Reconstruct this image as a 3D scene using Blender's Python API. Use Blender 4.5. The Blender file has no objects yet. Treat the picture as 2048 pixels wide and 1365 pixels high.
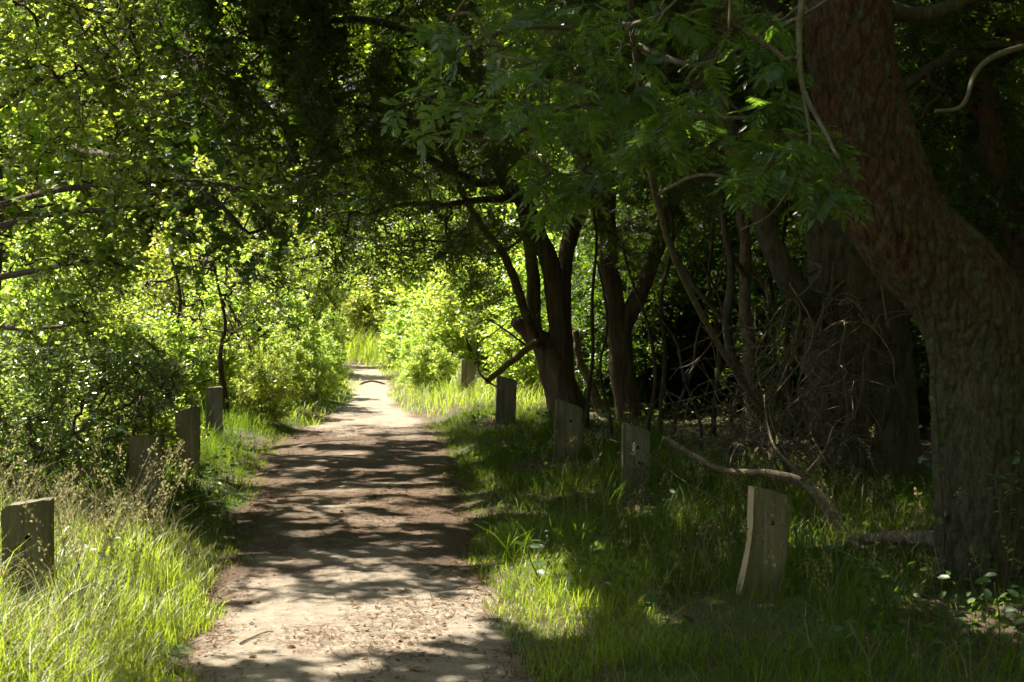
import bpy, math, random
import numpy as np
from mathutils import Vector, Matrix

# ------------------------------------------------------------------ camera, sky, sun, exposure
SC = bpy.context.scene
COL = SC.collection
FPX = 2844.0                       # focal length in photo pixels (50 mm on 36 mm)
YAW, PITCH, CAMZ = math.radians(5.1), math.radians(1.66), 1.6
cam_d = bpy.data.cameras.new('camera')
cam_d.lens, cam_d.sensor_width, cam_d.sensor_fit = 50.0, 36.0, 'HORIZONTAL'
cam_d.clip_start, cam_d.clip_end = 0.1, 1000.0
cam_d.dof.use_dof = True
cam_d.dof.focus_distance = 10.0
cam_d.dof.aperture_fstop = 5.6
cam = bpy.data.objects.new('camera', cam_d)
cam.location = (0, 0, CAMZ)
cam.rotation_euler = (math.pi / 2 - PITCH, 0, -YAW)
COL.objects.link(cam)
SC.camera = cam

SUN_EL, SUN_AZ = math.radians(56), math.radians(54)      # azimuth measured to the left of the path
SUN = np.array([-math.sin(SUN_AZ) * math.cos(SUN_EL), math.cos(SUN_AZ) * math.cos(SUN_EL), math.sin(SUN_EL)])
world = bpy.data.worlds.new('World')
SC.world = world
world.use_nodes = True
wn = world.node_tree
sky = wn.nodes.new('ShaderNodeTexSky')
sky.sky_type = 'NISHITA'
sky.sun_disc = False
sky.sun_elevation = SUN_EL
sky.sun_rotation = -SUN_AZ
sky.dust_density = 2.0
wn.links.new(sky.outputs[0], wn.nodes['Background'].inputs[0])
wn.nodes['Background'].inputs[1].default_value = 0.07
sun_d = bpy.data.lights.new('sun', 'SUN')
sun_d.energy, sun_d.angle, sun_d.color = 5.0, math.radians(0.53), (1.0, 0.93, 0.80)
sun = bpy.data.objects.new('sun', sun_d)
sun.rotation_euler = Vector(SUN).to_track_quat('Z', 'Y').to_euler()
sun.location = (-8, 12, 18)
COL.objects.link(sun)
vs = SC.view_settings
vs.view_transform, vs.look, vs.gamma, vs.exposure = 'Standard', 'None', 1.0, 2.0
vs.use_curve_mapping = False
cy = SC.cycles
cy.use_denoising = True
cy.max_bounces, cy.diffuse_bounces, cy.glossy_bounces, cy.transmission_bounces = 7, 5, 2, 5
cy.sample_clamp_indirect = 6.0
cy.use_adaptive_sampling = True
cy.adaptive_threshold = 0.03

# ------------------------------------------------------------------ helpers
rng = np.random.RandomState(11)
_w = np.array([math.sin(YAW) * math.cos(PITCH), math.cos(YAW) * math.cos(PITCH), -math.sin(PITCH)])
_r = np.array([math.cos(YAW), -math.sin(YAW), 0.0])
_u = np.cross(_r, _w)
C0 = np.array([0, 0, CAMZ])

def ray(px, py):
    return _w + (px - 1024) / FPX * _r + (682.5 - py) / FPX * _u

def P(px, py, Y):
    """the point of a photo pixel that lies Y metres along the path"""
    d = ray(px, py)
    return C0 + d * (Y / d[1])

def G(px, py):
    """the point of the flat ground under a photo pixel"""
    d = ray(px, py)
    return C0 - d * (CAMZ / d[2])

def proj(p):
    v = np.asarray(p) - C0
    z = v @ _w
    return 1024 + FPX * (v @ _r) / z, 682.5 - FPX * (v @ _u) / z

def in_poly(x, y, poly):
    x, y = np.atleast_1d(x), np.atleast_1d(y)
    ins = np.zeros(x.shape, bool)
    n = len(poly)
    for i in range(n):
        x1, y1 = poly[i]
        x2, y2 = poly[(i + 1) % n]
        c = ((y1 > y) != (y2 > y))
        with np.errstate(divide='ignore', invalid='ignore'):
            ins ^= c & (x < (x2 - x1) * (y - y1) / (y2 - y1 + 1e-12) + x1)
    return ins

def nz(v):
    return v / (np.linalg.norm(v, axis=-1, keepdims=True) + 1e-9)

def _hash(i, s):
    h = (i[..., 0] * 374761393 + i[..., 1] * 668265263 + i[..., 2] * 2147483647 + s * 1274126177) & 0xffffffff
    h = ((h ^ (h >> 13)) * 1274126177) & 0xffffffff
    h = ((h ^ (h >> 16)) * 2246822519) & 0xffffffff
    return ((h ^ (h >> 15)) & 0xffffff) / float(0xffffff)

def vnoise(p, s=0):
    p = np.asarray(p, float)
    i = np.floor(p).astype(np.int64)
    f = p - i
    f = f * f * (3 - 2 * f)
    out = 0
    for a in (0, 1):
        for b in (0, 1):
            for c in (0, 1):
                wgt = (f[..., 0] if a else 1 - f[..., 0]) * (f[..., 1] if b else 1 - f[..., 1]) * (f[..., 2] if c else 1 - f[..., 2])
                out = out + wgt * _hash(i + np.array([a, b, c]), s)
    return out

def fbm(p, o=4, s=0):
    p = np.asarray(p, float)
    v, a, t = 0, 1.0, 0
    for k in range(o):
        v = v + a * vnoise(p * (2 ** k) + 17.3 * k, s + k)
        t += a
        a *= .5
    return v / t

def voro(p, s=0):
    i = np.floor(p).astype(np.int64)
    f1 = np.full(p.shape[0], 9.0)
    f2 = np.full(p.shape[0], 9.0)
    for a in (-1, 0, 1):
        for b in (-1, 0, 1):
            for c in (-1, 0, 1):
                j = i + np.array([a, b, c])
                q = j + np.stack([_hash(j, s), _hash(j, s + 5), _hash(j, s + 9)], -1)
                d = np.linalg.norm(q - p, axis=1)
                m = d < f1
                f2 = np.where(m, f1, np.minimum(f2, d))
                f1 = np.where(m, d, f1)
    return f1, f2

class Acc:
    def __init__(self):
        self.v, self.t, self.q, self.a, self.n = [], [], [], [], 0
    def add(self, v, tris=None, quads=None, tint=0.5):
        v = np.asarray(v, float).reshape(-1, 3)
        if tris is not None and len(tris): self.t.append(np.asarray(tris, np.int64) + self.n)
        if quads is not None and len(quads): self.q.append(np.asarray(quads, np.int64) + self.n)
        self.v.append(v)
        self.a.append(np.broadcast_to(np.asarray(tint, float), (len(v),)))
        self.n += len(v)
    def mesh(self, name, origin=(0, 0, 0), smooth=True):
        me = bpy.data.meshes.new(name)
        V = (np.concatenate(self.v) if self.v else np.zeros((0, 3))) - np.asarray(origin, float)
        T = np.concatenate(self.t) if self.t else np.zeros((0, 3), np.int64)
        Q = np.concatenate(self.q) if self.q else np.zeros((0, 4), np.int64)
        me.vertices.add(len(V))
        me.vertices.foreach_set('co', V.astype(np.float32).ravel())
        me.loops.add(len(T) * 3 + len(Q) * 4)
        me.loops.foreach_set('vertex_index', np.concatenate([T.ravel(), Q.ravel()]).astype(np.int32))
        me.polygons.add(len(T) + len(Q))
        ls = np.concatenate([np.arange(len(T)) * 3, len(T) * 3 + np.arange(len(Q)) * 4]).astype(np.int32)
        me.polygons.foreach_set('loop_start', ls)
        me.polygons.foreach_set('use_smooth', np.full(len(ls), smooth, bool))
        me.update(calc_edges=True)
        at = me.attributes.new('tint', 'FLOAT', 'POINT')
        at.data.foreach_set('value', np.concatenate(self.a).astype(np.float32) if self.a else [])
        return me

def link(name, data, mat=None, parent=None, loc=None):
    o = bpy.data.objects.new(name, data)
    COL.objects.link(o)
    if mat is not None: data.materials.append(mat)
    if parent is not None: o.parent = parent
    if loc is not None: o.location = loc
    return o

def tag(o, label=None, cat=None, group=None, kind=None):
    if label: o['label'] = label
    if cat: o['category'] = cat
    if group: o['group'] = group
    if kind: o['kind'] = kind
    return o

def thing(name, loc, label, cat, group=None):
    o = bpy.data.objects.new(name, None)
    o.empty_display_size = 0.2
    COL.objects.link(o)
    o.location = loc
    return tag(o, label, cat, group)

def part(name, acc, mat, root, kind=None, smooth=True):
    org = root.location if root.parent is None else root.parent.location + root.location
    o = link(name, acc.mesh(name, np.array(org), smooth), mat, root)
    if kind: o['kind'] = kind
    return o

def copy_tree(o, loc, rz, scale, label, group):
    c = o.copy()
    COL.objects.link(c)
    c.location, c.rotation_euler, c.scale = loc, (0, 0, rz), scale
    c['label'], c['group'] = label, group
    for ch in o.children:
        k = ch.copy()
        COL.objects.link(k)
        k.parent = c
    return c

def catmull(pts, n):
    p = np.asarray(pts, float)
    if len(p) == 2:
        t = np.linspace(0, 1, n)[:, None]
        return p[0] * (1 - t) + p[1] * t
    q = np.vstack([2 * p[0] - p[1], p, 2 * p[-1] - p[-2]])
    t = np.linspace(0, len(p) - 1 - 1e-9, n)
    i = t.astype(int)
    f = (t - i)[:, None]
    a, b, c, d = q[i], q[i + 1], q[i + 2], q[i + 3]
    return .5 * ((2 * b) + (-a + c) * f + (2 * a - 5 * b + 4 * c - d) * f ** 2 + (-a + 3 * b - 3 * c + d) * f ** 3)

def frames(pts):
    tg = nz(np.gradient(pts, axis=0))
    n = np.zeros_like(pts)
    ref = np.array([1., 0, 0]) if abs(tg[0][0]) < .8 else np.array([0, 1., 0])
    n[0] = nz(np.cross(tg[0], ref))
    for i in range(1, len(pts)):
        v = n[i - 1] - tg[i] * np.dot(n[i - 1], tg[i])
        n[i] = nz(v)
    return tg, n, np.cross(tg, n)

def tube(acc, pts, rad, sides=6, tint=.5, lump=0, seed=0, cap=True):
    pts = np.asarray(pts, float)
    rad = np.broadcast_to(np.asarray(rad, float), (len(pts),))
    _, n, b = frames(pts)
    th = np.arange(sides) * 2 * math.pi / sides
    ring = n[:, None, :] * np.cos(th)[None, :, None] + b[:, None, :] * np.sin(th)[None, :, None]
    V = pts[:, None, :] + ring * rad[:, None, None]
    if lump:
        q = V.reshape(-1, 3)
        k = (fbm(q * np.array([9, 9, 3.]) + seed, 3) - .5) * lump
        V = V + ring * (rad[:, None] * k.reshape(len(pts), sides))[:, :, None]
    m, s = len(pts), sides
    i, j = np.meshgrid(np.arange(m - 1), np.arange(s), indexing='ij')
    j2 = (j + 1) % s
    Q = np.stack([i * s + j, i * s + j2, (i + 1) * s + j2, (i + 1) * s + j], -1).reshape(-1, 4)
    V = np.vstack([V.reshape(-1, 3), pts[:1], pts[-1:]])
    jj = np.arange(s)
    T = np.vstack([np.stack([(jj + 1) % s, jj, np.full(s, m * s)], -1),
                   np.stack([(m - 1) * s + jj, (m - 1) * s + (jj + 1) % s, np.full(s, m * s + 1)], -1)])
    acc.add(V if cap else V[:-2], T if cap else None, Q, tint)

def prisms(acc, a, b, ra, rb, tint=.5):
    """many three-sided twigs at once, from a to b"""
    d = nz(b - a)
    ref = np.where(np.abs(d[:, 2:3]) < .9, np.array([[0, 0, 1.]]), np.array([[1., 0, 0]]))
    u = nz(np.cross(d, ref))
    v = np.cross(d, u)
    ra = np.broadcast_to(np.asarray(ra, float), (len(a),))[:, None]
    rb = np.broadcast_to(np.asarray(rb, float), (len(a),))[:, None]
    V = []
    for c, r in ((a, ra), (b, rb)):
        for k in range(3):
            t = k * 2 * math.pi / 3
            V.append(c + (u * math.cos(t) + v * math.sin(t)) * r)
    V = np.stack(V, 1)
    f = np.array([[0, 1, 4, 3], [1, 2, 5, 4], [2, 0, 3, 5]])
    Q = (np.arange(len(a)) * 6)[:, None, None] + f[None]
    acc.add(V.reshape(-1, 3), None, Q.reshape(-1, 4), tint)

# leaf templates: (verts, tris), stalk at the origin, tip at +Y, upper side +Z, about one unit long
def fan(outline, mid_z=0.0):
    pts = [(x, y, z) for x, y, z in outline]
    V = np.array([(0, .45, mid_z)] + pts, float)
    n = len(pts)
    return V, np.array([(0, 1 + i, 1 + (i + 1) % n) for i in range(n)])
L_DIAMOND = (np.array([(0, 0, 0), (.32, .45, .1), (0, 1, 0), (-.32, .45, .1)], float), np.array([(0, 1, 2), (0, 2, 3)]))
L_NARROW = (np.array([(0, 0, 0), (.13, .25, .03), (.15, .6, .03), (0, 1, -.05), (-.15, .6, .03), (-.13, .25, .03)], float),
          np.array([(0, 1, 2), (0, 2, 3), (0, 3, 4), (0, 4, 5)]))
L_OVAL = (np.array([(0, 0, 0), (.22, .25, .06), (.24, .62, .06), (0, 1, -.05), (-.24, .62, .06), (-.22, .25, .06)], float),
          np.array([(0, 1, 2), (0, 2, 3), (0, 3, 4), (0, 4, 5)]))
L_LOBED = fan([(0, 0, 0), (.44, .42, .09), (.2, .56, .04), (.34, .86, .06), (0, 1.02, -.05), (-.34, .86, .06), (-.2, .56, .04), (-.44, .42, .09)])
def _spray():
    V, T = [], []
    for k in range(4):
        y = .06 + k * .23
        for s in (-1, 1):
            b = len(V)
            l = .27 * (1 - .3 * abs(k - 1.5) / 1.5)
            V += [(0, y - .03, 0), (s * l, y + .16, .05 * s), (0, y + .08, 0)]
            T.append((b, b + 1, b + 2) if s > 0 else (b, b + 2, b + 1))
    b = len(V)
    V += [(-.015, 0, 0), (.015, 0, 0), (0, 1.1, 0)]
    T.append((b, b + 1, b + 2))
    return np.array(V, float), np.array(T)
L_SPRAY = _spray()

def put(acc, tpl, pos, dr, nr, size, tint):
    V, T = tpl
    dr = nz(dr)
    x = nz(np.cross(dr, nr))
    n = np.cross(x, dr)
    size = np.broadcast_to(np.asarray(size, float), (len(pos),))
    W = (V[None, :, 0:1] * x[:, None] + V[None, :, 1:2] * dr[:, None] + V[None, :, 2:3] * n[:, None]) * size[:, None, None] + pos[:, None]
    TT = (np.arange(len(pos)) * len(V))[:, None, None] + T[None]
    acc.add(W.reshape(-1, 3), TT.reshape(-1, 3), None, np.repeat(np.broadcast_to(tint, (len(pos),)), len(V)))

def rot_basis(d, n):
    d = nz(np.asarray(d, float))
    x = nz(np.cross(d, n))
    z = np.cross(x, d)
    return Matrix(((x[0], d[0], z[0]), (x[1], d[1], z[1]), (x[2], d[2], z[2])))

# where the sun is let onto the ground: leaves are left out along its rays
def to_ground(p):
    return p[:, :2] - p[:, 2:3] * (SUN[:2] / SUN[2])[None]
LIT = []
for cx, cy_, rx, ry in [(550, 1238, 130, 30), (740, 1238, 160, 26), (600, 1298, 120, 24), (880, 1265, 50, 14),
                        (1015, 1195, 45, 26),
                        (560, 905, 60, 8), (640, 882, 130, 9), (600, 858, 90, 10), (760, 985, 170, 5), (560, 1000, 40, 5),
                        (900, 905, 50, 8), (780, 940, 70, 4), (520, 962, 60, 5), (760, 1045, 60, 7), (690, 905, 60, 6),
                        (950, 925, 30, 10), (850, 875, 60, 6), (720, 1015, 50, 4), (620, 940, 50, 4), (840, 965, 50, 4)]:
    a, b = G(cx - rx, cy_), G(cx + rx, cy_)
    n_, f_ = G(cx, cy_ + ry), G(cx, cy_ - ry)
    LIT.append(((a[0] + b[0]) / 2, (n_[1] + f_[1]) / 2, (b[0] - a[0]) / 2, (f_[1] - n_[1]) / 2))
LIT += [(-2.0, 6.8, 1.1, 2.1), (-2.3, 5.0, 1.4, 2.2), (-2.6, 9.9, .6, .6), (-.5, 29, 2.6, 9.9), (-.3, 21, 1.4, 2.7), (.85, 8.0, .3, .4), (.82, 7.3, .32, .8), (-1.75, 17, .45, 2.2)]
FINE = [(rng.uniform(-1.3, .9), rng.uniform(8.2, 18), rng.uniform(.05, .17), rng.uniform(.06, .2)) for _ in range(210)]
FINE += [(rng.uniform(-.9, .9), rng.uniform(5.2, 8.2), rng.uniform(.05, .12), rng.uniform(.05, .12)) for _ in range(24)]
FINE += [(rng.uniform(.7, 2.6), rng.uniform(5.5, 14), rng.uniform(.05, .14), rng.uniform(.06, .16)) for _ in range(60)]
FINE += [(-.62, 8.05, .15, .12), (-.30, 8.15, .08, .08), (-.05, 8.1, .2, .1), (.12, 8.05, .12, .08)]
SOFT = [(-2.6, 10.3, 1.3, 1.7), (-3.6, 12.0, 2.0, 2.4), (2.9, 6.3, .35, .4), (-1.3, 17.2, 1.1, 1.3)]      # dappled
def lit(p, jit=.12, fine=False):
    g = to_ground(p) + (rng.rand(len(p), 2) - .5) * jit
    w = np.stack([fbm(np.c_[g * 2.3, np.zeros(len(g))], 2, 3) - .5, fbm(np.c_[g * 2.3, np.ones(len(g)) * 9], 2, 8) - .5], -1) * .35
    g = g + w
    m = np.zeros(len(g), bool)
    for cx, cy_, rx, ry in LIT:
        m |= ((g[:, 0] - cx) / rx) ** 2 + ((g[:, 1] - cy_) / ry) ** 2 < 1
    sp_ = fbm(np.c_[g * 3.1, np.full(len(g), 4.)], 2, 15) > .47
    if fine:
        for cx, cy_, rx, ry in FINE:
            m |= ((g[:, 0] - cx) / rx) ** 2 + ((g[:, 1] - cy_) / ry) ** 2 < 1
    for cx, cy_, rx, ry in SOFT:
        m |= (((g[:, 0] - cx) / rx) ** 2 + ((g[:, 1] - cy_) / ry) ** 2 < 1) & sp_
    return m

def shade_over(n, x0, x1, y0, y1, z0, z1, high=True):
    """canopy clusters added between the sun and a stretch of ground to shade it"""
    z = rng.uniform(z0, z1, n)
    g = np.c_[rng.uniform(x0, x1, n), rng.uniform(y0, y1, n), np.zeros(n)]
    p = g + (SUN / SUN[2])[None] * z[:, None]
    if high: p = p[proj(p)[1] < -70]
    return p[~lit(p)]

# ------------------------------------------------------------------ materials
def mat_new(name):
    m = bpy.data.materials.new(name)
    m.use_nodes = True
    nt = m.node_tree
    return m, nt, nt.nodes['Principled BSDF'], nt.nodes['Material Output']

def noise_fac(nt, scale, detail=4, rough=.6, stretch=(1, 1, 1), w=0.0, coord='Object'):
    tc = nt.nodes.new('ShaderNodeTexCoord')
    mp = nt.nodes.new('ShaderNodeMapping')
    mp.inputs['Scale'].default_value = stretch
    mp.inputs['Location'].default_value = (w, w * .7, w * .3)
    n = nt.nodes.new('ShaderNodeTexNoise')
    n.inputs['Scale'].default_value, n.inputs['Detail'].default_value, n.inputs['Roughness'].default_value = scale, detail, rough
    nt.links.new(tc.outputs[coord], mp.inputs[0])
    nt.links.new(mp.outputs[0], n.inputs['Vector'])
    return n.outputs['Fac']

def ramp(nt, fac, stops):
    r = nt.nodes.new('ShaderNodeValToRGB')
    el = r.color_ramp.elements
    while len(el) < len(stops): el.new(.5)
    for e, (p, c) in zip(el, stops):
        e.position = p
        e.color = (*c, 1) if len(c) == 3 else c
    nt.links.new(fac, r.inputs[0])
    return r.outputs[0]

def mixc(nt, fac, a, b, mode='MIX'):
    m = nt.nodes.new('ShaderNodeMix')
    m.data_type, m.blend_type = 'RGBA', mode
    for i, v in ((6, a), (7, b)):
        if isinstance(v, tuple): m.inputs[i].default_value = (*v, 1)
        else: nt.links.new(v, m.inputs[i])
    if isinstance(fac, (int, float)): m.inputs[0].default_value = fac
    else: nt.links.new(fac, m.inputs[0])
    return m.outputs[2]

def bump(nt, bs, h, strength=.5, dist=.02):
    b = nt.nodes.new('ShaderNodeBump')
    b.inputs['Strength'].default_value, b.inputs['Distance'].default_value = strength, dist
    nt.links.new(h, b.inputs['Height'])
    nt.links.new(b.outputs[0], bs.inputs['Normal'])

def leaf_mat(name, c0, c1, t0, t1, rough=.4, tf=.5, spec=.5, hue=False):
    """thin leaf: glossy cuticle over reflecting and transmitting tissue, each leaf with its own tint"""
    m, nt, bs, out = mat_new(name)
    at = nt.nodes.new('ShaderNodeAttribute')
    at.attribute_name = 'tint'
    oi = nt.nodes.new('ShaderNodeObjectInfo')
    def vary(c):
        h = nt.nodes.new('ShaderNodeHueSaturation')
        for sock, lo, hi in (('Hue', .482, .518), ('Value', .78, 1.22)):
            r = nt.nodes.new('ShaderNodeMapRange')
            nt.links.new(oi.outputs['Random'], r.inputs[0])
            r.inputs[3].default_value, r.inputs[4].default_value = lo, hi
            nt.links.new(r.outputs[0], h.inputs[sock])
        nt.links.new(c, h.inputs['Color'])
        return h.outputs[0] if hue else c
    nt.links.new(vary(ramp(nt, at.outputs['Fac'], [(0, c0), (1, c1)])), bs.inputs['Base Color'])
    bs.inputs['Roughness'].default_value = rough
    bs.inputs['Specular IOR Level'].default_value = spec
    tr = nt.nodes.new('ShaderNodeBsdfTranslucent')
    nt.links.new(vary(ramp(nt, at.outputs['Fac'], [(0, t0), (1, t1)])), tr.inputs['Color'])
    mx = nt.nodes.new('ShaderNodeMixShader')
    mx.inputs[0].default_value = tf
    nt.links.new(bs.outputs[0], mx.inputs[1])
    nt.links.new(tr.outputs[0], mx.inputs[2])
    nt.links.new(mx.outputs[0], out.inputs['Surface'])
    return m

def bark_mat(name, dark, mid, light, lichen=None, lich_amt=.55, scale=6, stretch=(1, 1, .22), b=.6):
    m, nt, bs, _ = mat_new(name)
    f = noise_fac(nt, scale * 3, 6, .7, stretch)
    c = ramp(nt, f, [(.3, dark), (.5, mid), (.72, light)])
    if lichen:
        g = noise_fac(nt, 5, 5, .7, (1, 1, .7), 4.0)
        c = mixc(nt, ramp(nt, g, [(lich_amt, (0, 0, 0)), (lich_amt + .12, (1, 1, 1))]), c, lichen)
    nt.links.new(c, bs.inputs['Base Color'])
    bs.inputs['Roughness'].default_value = .9
    bs.inputs['Specular IOR Level'].default_value = .2
    bump(nt, bs, f, b, .02)
    return m

M = {}
M['hawthorn'] = leaf_mat('hawthorn leaf', (.04, .075, .012), (.09, .15, .022), (.29, .43, .035), (.58, .70, .09), .28, .5, 1.3)
M['blackthorn'] = leaf_mat('blackthorn leaf', (.05, .08, .025), (.10, .14, .05), (.2, .32, .03), (.42, .54, .08), .25, .42, 1.5)
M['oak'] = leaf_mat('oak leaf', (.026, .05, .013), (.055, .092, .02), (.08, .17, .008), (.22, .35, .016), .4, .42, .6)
M['yew'] = leaf_mat('yew needles', (.022, .042, .01), (.055, .09, .016), (.08, .15, .008), (.22, .34, .016), .45, .42, .5)
M['rowan'] = leaf_mat('rowan leaflet', (.035, .08, .018), (.085, .14, .03), (.12, .25, .015), (.30, .45, .03), .4, .5, .6)
M['elder'] = leaf_mat('elder leaflet', (.05, .10, .03), (.09, .15, .04), (.16, .30, .02), (.30, .46, .04), .4, .45, .6)
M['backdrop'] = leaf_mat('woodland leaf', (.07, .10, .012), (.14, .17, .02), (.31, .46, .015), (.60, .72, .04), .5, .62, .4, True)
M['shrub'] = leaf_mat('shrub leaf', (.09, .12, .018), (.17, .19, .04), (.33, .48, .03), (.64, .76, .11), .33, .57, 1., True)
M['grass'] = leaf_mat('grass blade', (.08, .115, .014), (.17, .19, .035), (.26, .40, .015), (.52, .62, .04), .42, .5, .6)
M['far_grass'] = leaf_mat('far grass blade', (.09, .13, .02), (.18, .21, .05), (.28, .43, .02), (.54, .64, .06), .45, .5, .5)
M['shade_grass'] = leaf_mat('shaded grass blade', (.034, .075, .008), (.09, .135, .014), (.12, .23, .008), (.30, .42, .015), .55, .45, .2)  # darker copy of the grass blade: verge shade put into the colour
M['seed'] = leaf_mat('grass seed head', (.18, .15, .07), (.34, .30, .16), (.25, .22, .08), (.45, .40, .18), .7, .4, .2)
M['flower'] = leaf_mat('faded blossom', (.10, .085, .035), (.19, .16, .07), (.12, .11, .04), (.22, .2, .08), .8, .3, .2)
M['dead_leaf'] = leaf_mat('dead leaf', (.10, .055, .025), (.30, .18, .07), (.12, .06, .02), (.3, .18, .05), .7, .25, .3)
M['needle'] = leaf_mat('needle litter', (.055, .03, .016), (.20, .115, .06), (.05, .03, .01), (.12, .07, .03), .8, .1, .2)
M['cover'] = leaf_mat('ground cover leaf', (.025, .06, .014), (.07, .12, .028), (.07, .16, .01), (.2, .32, .03), .4, .4, .6)
M['bark_red'] = bark_mat('scaly red bark', (.028, .016, .009), (.085, .045, .026), (.15, .09, .055), (.085, .095, .055), .56, 7, (1, 1, .3), .9)
def pine_bark():
    m, nt, bs, _ = mat_new('conifer bark, grey below and red above')
    f = noise_fac(nt, 40, 8, .8, (1, 1, .4))
    red = ramp(nt, f, [(.34, (.024, .012, .006)), (.5, (.088, .045, .023)), (.66, (.17, .095, .052))])
    gry = ramp(nt, f, [(.34, (.024, .020, .010)), (.5, (.078, .066, .036)), (.72, (.15, .135, .085))])
    tc = nt.nodes.new('ShaderNodeTexCoord')
    sx = nt.nodes.new('ShaderNodeSeparateXYZ')
    nt.links.new(tc.outputs['Object'], sx.inputs[0])
    big_ = noise_fac(nt, 3.2, 4, .65, (1, 1, 1), 2)
    ad = nt.nodes.new('ShaderNodeMath')
    ad.operation = 'MULTIPLY_ADD'
    nt.links.new(big_, ad.inputs[0])
    ad.inputs[1].default_value = 2.4
    nt.links.new(sx.outputs['Z'], ad.inputs[2])
    c = mixc(nt, ramp(nt, nt_div(nt, ad.outputs[0], 5.), [(.48, (0, 0, 0)), (.66, (1, 1, 1))]), gry, red)
    g = noise_fac(nt, 16, 8, .8, (1, 1, .6), 6)
    c = mixc(nt, ramp(nt, g, [(.53, (0, 0, 0)), (.6, (.9, .9, .9))]), c, (.10, .115, .075))
    nt.links.new(c, bs.inputs['Base Color'])
    bs.inputs['Roughness'].default_value = .9
    bs.inputs['Specular IOR Level'].default_value = .2
    bump(nt, bs, f, 1., .02)
    return m
def nt_div(nt, v, k):
    m = nt.nodes.new('ShaderNodeMath')
    m.operation = 'DIVIDE'
    nt.links.new(v, m.inputs[0])
    m.inputs[1].default_value = k
    return m.outputs[0]
M['bark_pine'] = pine_bark()
M['bark_grey'] = bark_mat('fissured bark', (.03, .024, .016), (.075, .06, .042), (.13, .11, .08), (.075, .09, .05), .56, 7, (1, 1, .2), .9)
M['bark_yew'] = bark_mat('flaky yew bark', (.04, .027, .018), (.115, .078, .05), (.2, .145, .1), (.08, .09, .05), .58, 6, (1, 1, .12), .8)
M['bark_twig'] = bark_mat('twig bark', (.03, .02, .013), (.065, .045, .03), (.12, .09, .06), None, .5, 10)
M['bark_pale'] = bark_mat('pale rowan bark', (.06, .048, .03), (.12, .098, .06), (.20, .17, .12), (.07, .08, .04), .6, 8, (1, 1, .6), .4)
M['dead_wood'] = bark_mat('dead branch', (.055, .042, .028), (.13, .098, .066), (.24, .19, .135), (.10, .10, .06), .66, 9, (1, 1, .5), .6)
M['bare_wood'] = bark_mat('bare splintered wood', (.20, .13, .06), (.34, .23, .11), (.45, .33, .18), None, .5, 9, (1, 1, .3), .4)

def post_material():
    m, nt, bs, _ = mat_new('weathered oak post')
    f = noise_fac(nt, 26, 8, .7, (1, 1, .045))
    g = noise_fac(nt, 3.5, 4, .6, (1, 1, .6), 3)
    k = noise_fac(nt, 90, 3, .6, (1, 1, .3), 7)
    c = ramp(nt, f, [(.32, (.05, .04, .028)), (.42, (.19, .158, .115)), (.56, (.28, .24, .18)), (.70, (.40, .355, .28))])
    c = mixc(nt, ramp(nt, g, [(.42, (0, 0, 0)), (.66, (1, 1, 1))]), c, (.16, .15, .09), 'MIX')
    c = mixc(nt, .35, c, ramp(nt, k, [(.3, (.3, .3, .3)), (.7, (1, 1, 1))]), 'MULTIPLY')
    at = nt.nodes.new('ShaderNodeAttribute')
    at.attribute_name = 'tint'
    c = mixc(nt, ramp(nt, at.outputs['Fac'], [(.6, (0, 0, 0)), (.95, (1, 1, 1))]), c, (.42, .32, .19))
    oi = nt.nodes.new('ShaderNodeObjectInfo')
    c = mixc(nt, 1.0, c, ramp(nt, oi.outputs['Random'], [(0, (.62, .58, .48)), (.5, (.95, .93, .88)), (1, (1, .97, .9))]), 'MULTIPLY')
    nt.links.new(c, bs.inputs['Base Color'])
    bs.inputs['Roughness'].default_value = .85
    bump(nt, bs, f, 1., .02)
    return m
M['post'] = post_material()

def plain(name, col, rough=.6, metal=0):
    m, nt, bs, _ = mat_new(name)
    f = noise_fac(nt, 40, 3)
    nt.links.new(ramp(nt, f, [(.3, tuple(c * .7 for c in col)), (.7, col)]), bs.inputs['Base Color'])
    bs.inputs['Roughness'].default_value, bs.inputs['Metallic'].default_value = rough, metal
    return m
M['hole'] = plain('bored hole', (.02, .016, .012), .9)
M['wire'] = plain('galvanised wire', (.11, .105, .095), .6, .5)
M['chip'] = plain('pale stone', (.5, .48, .44), .8)

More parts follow.
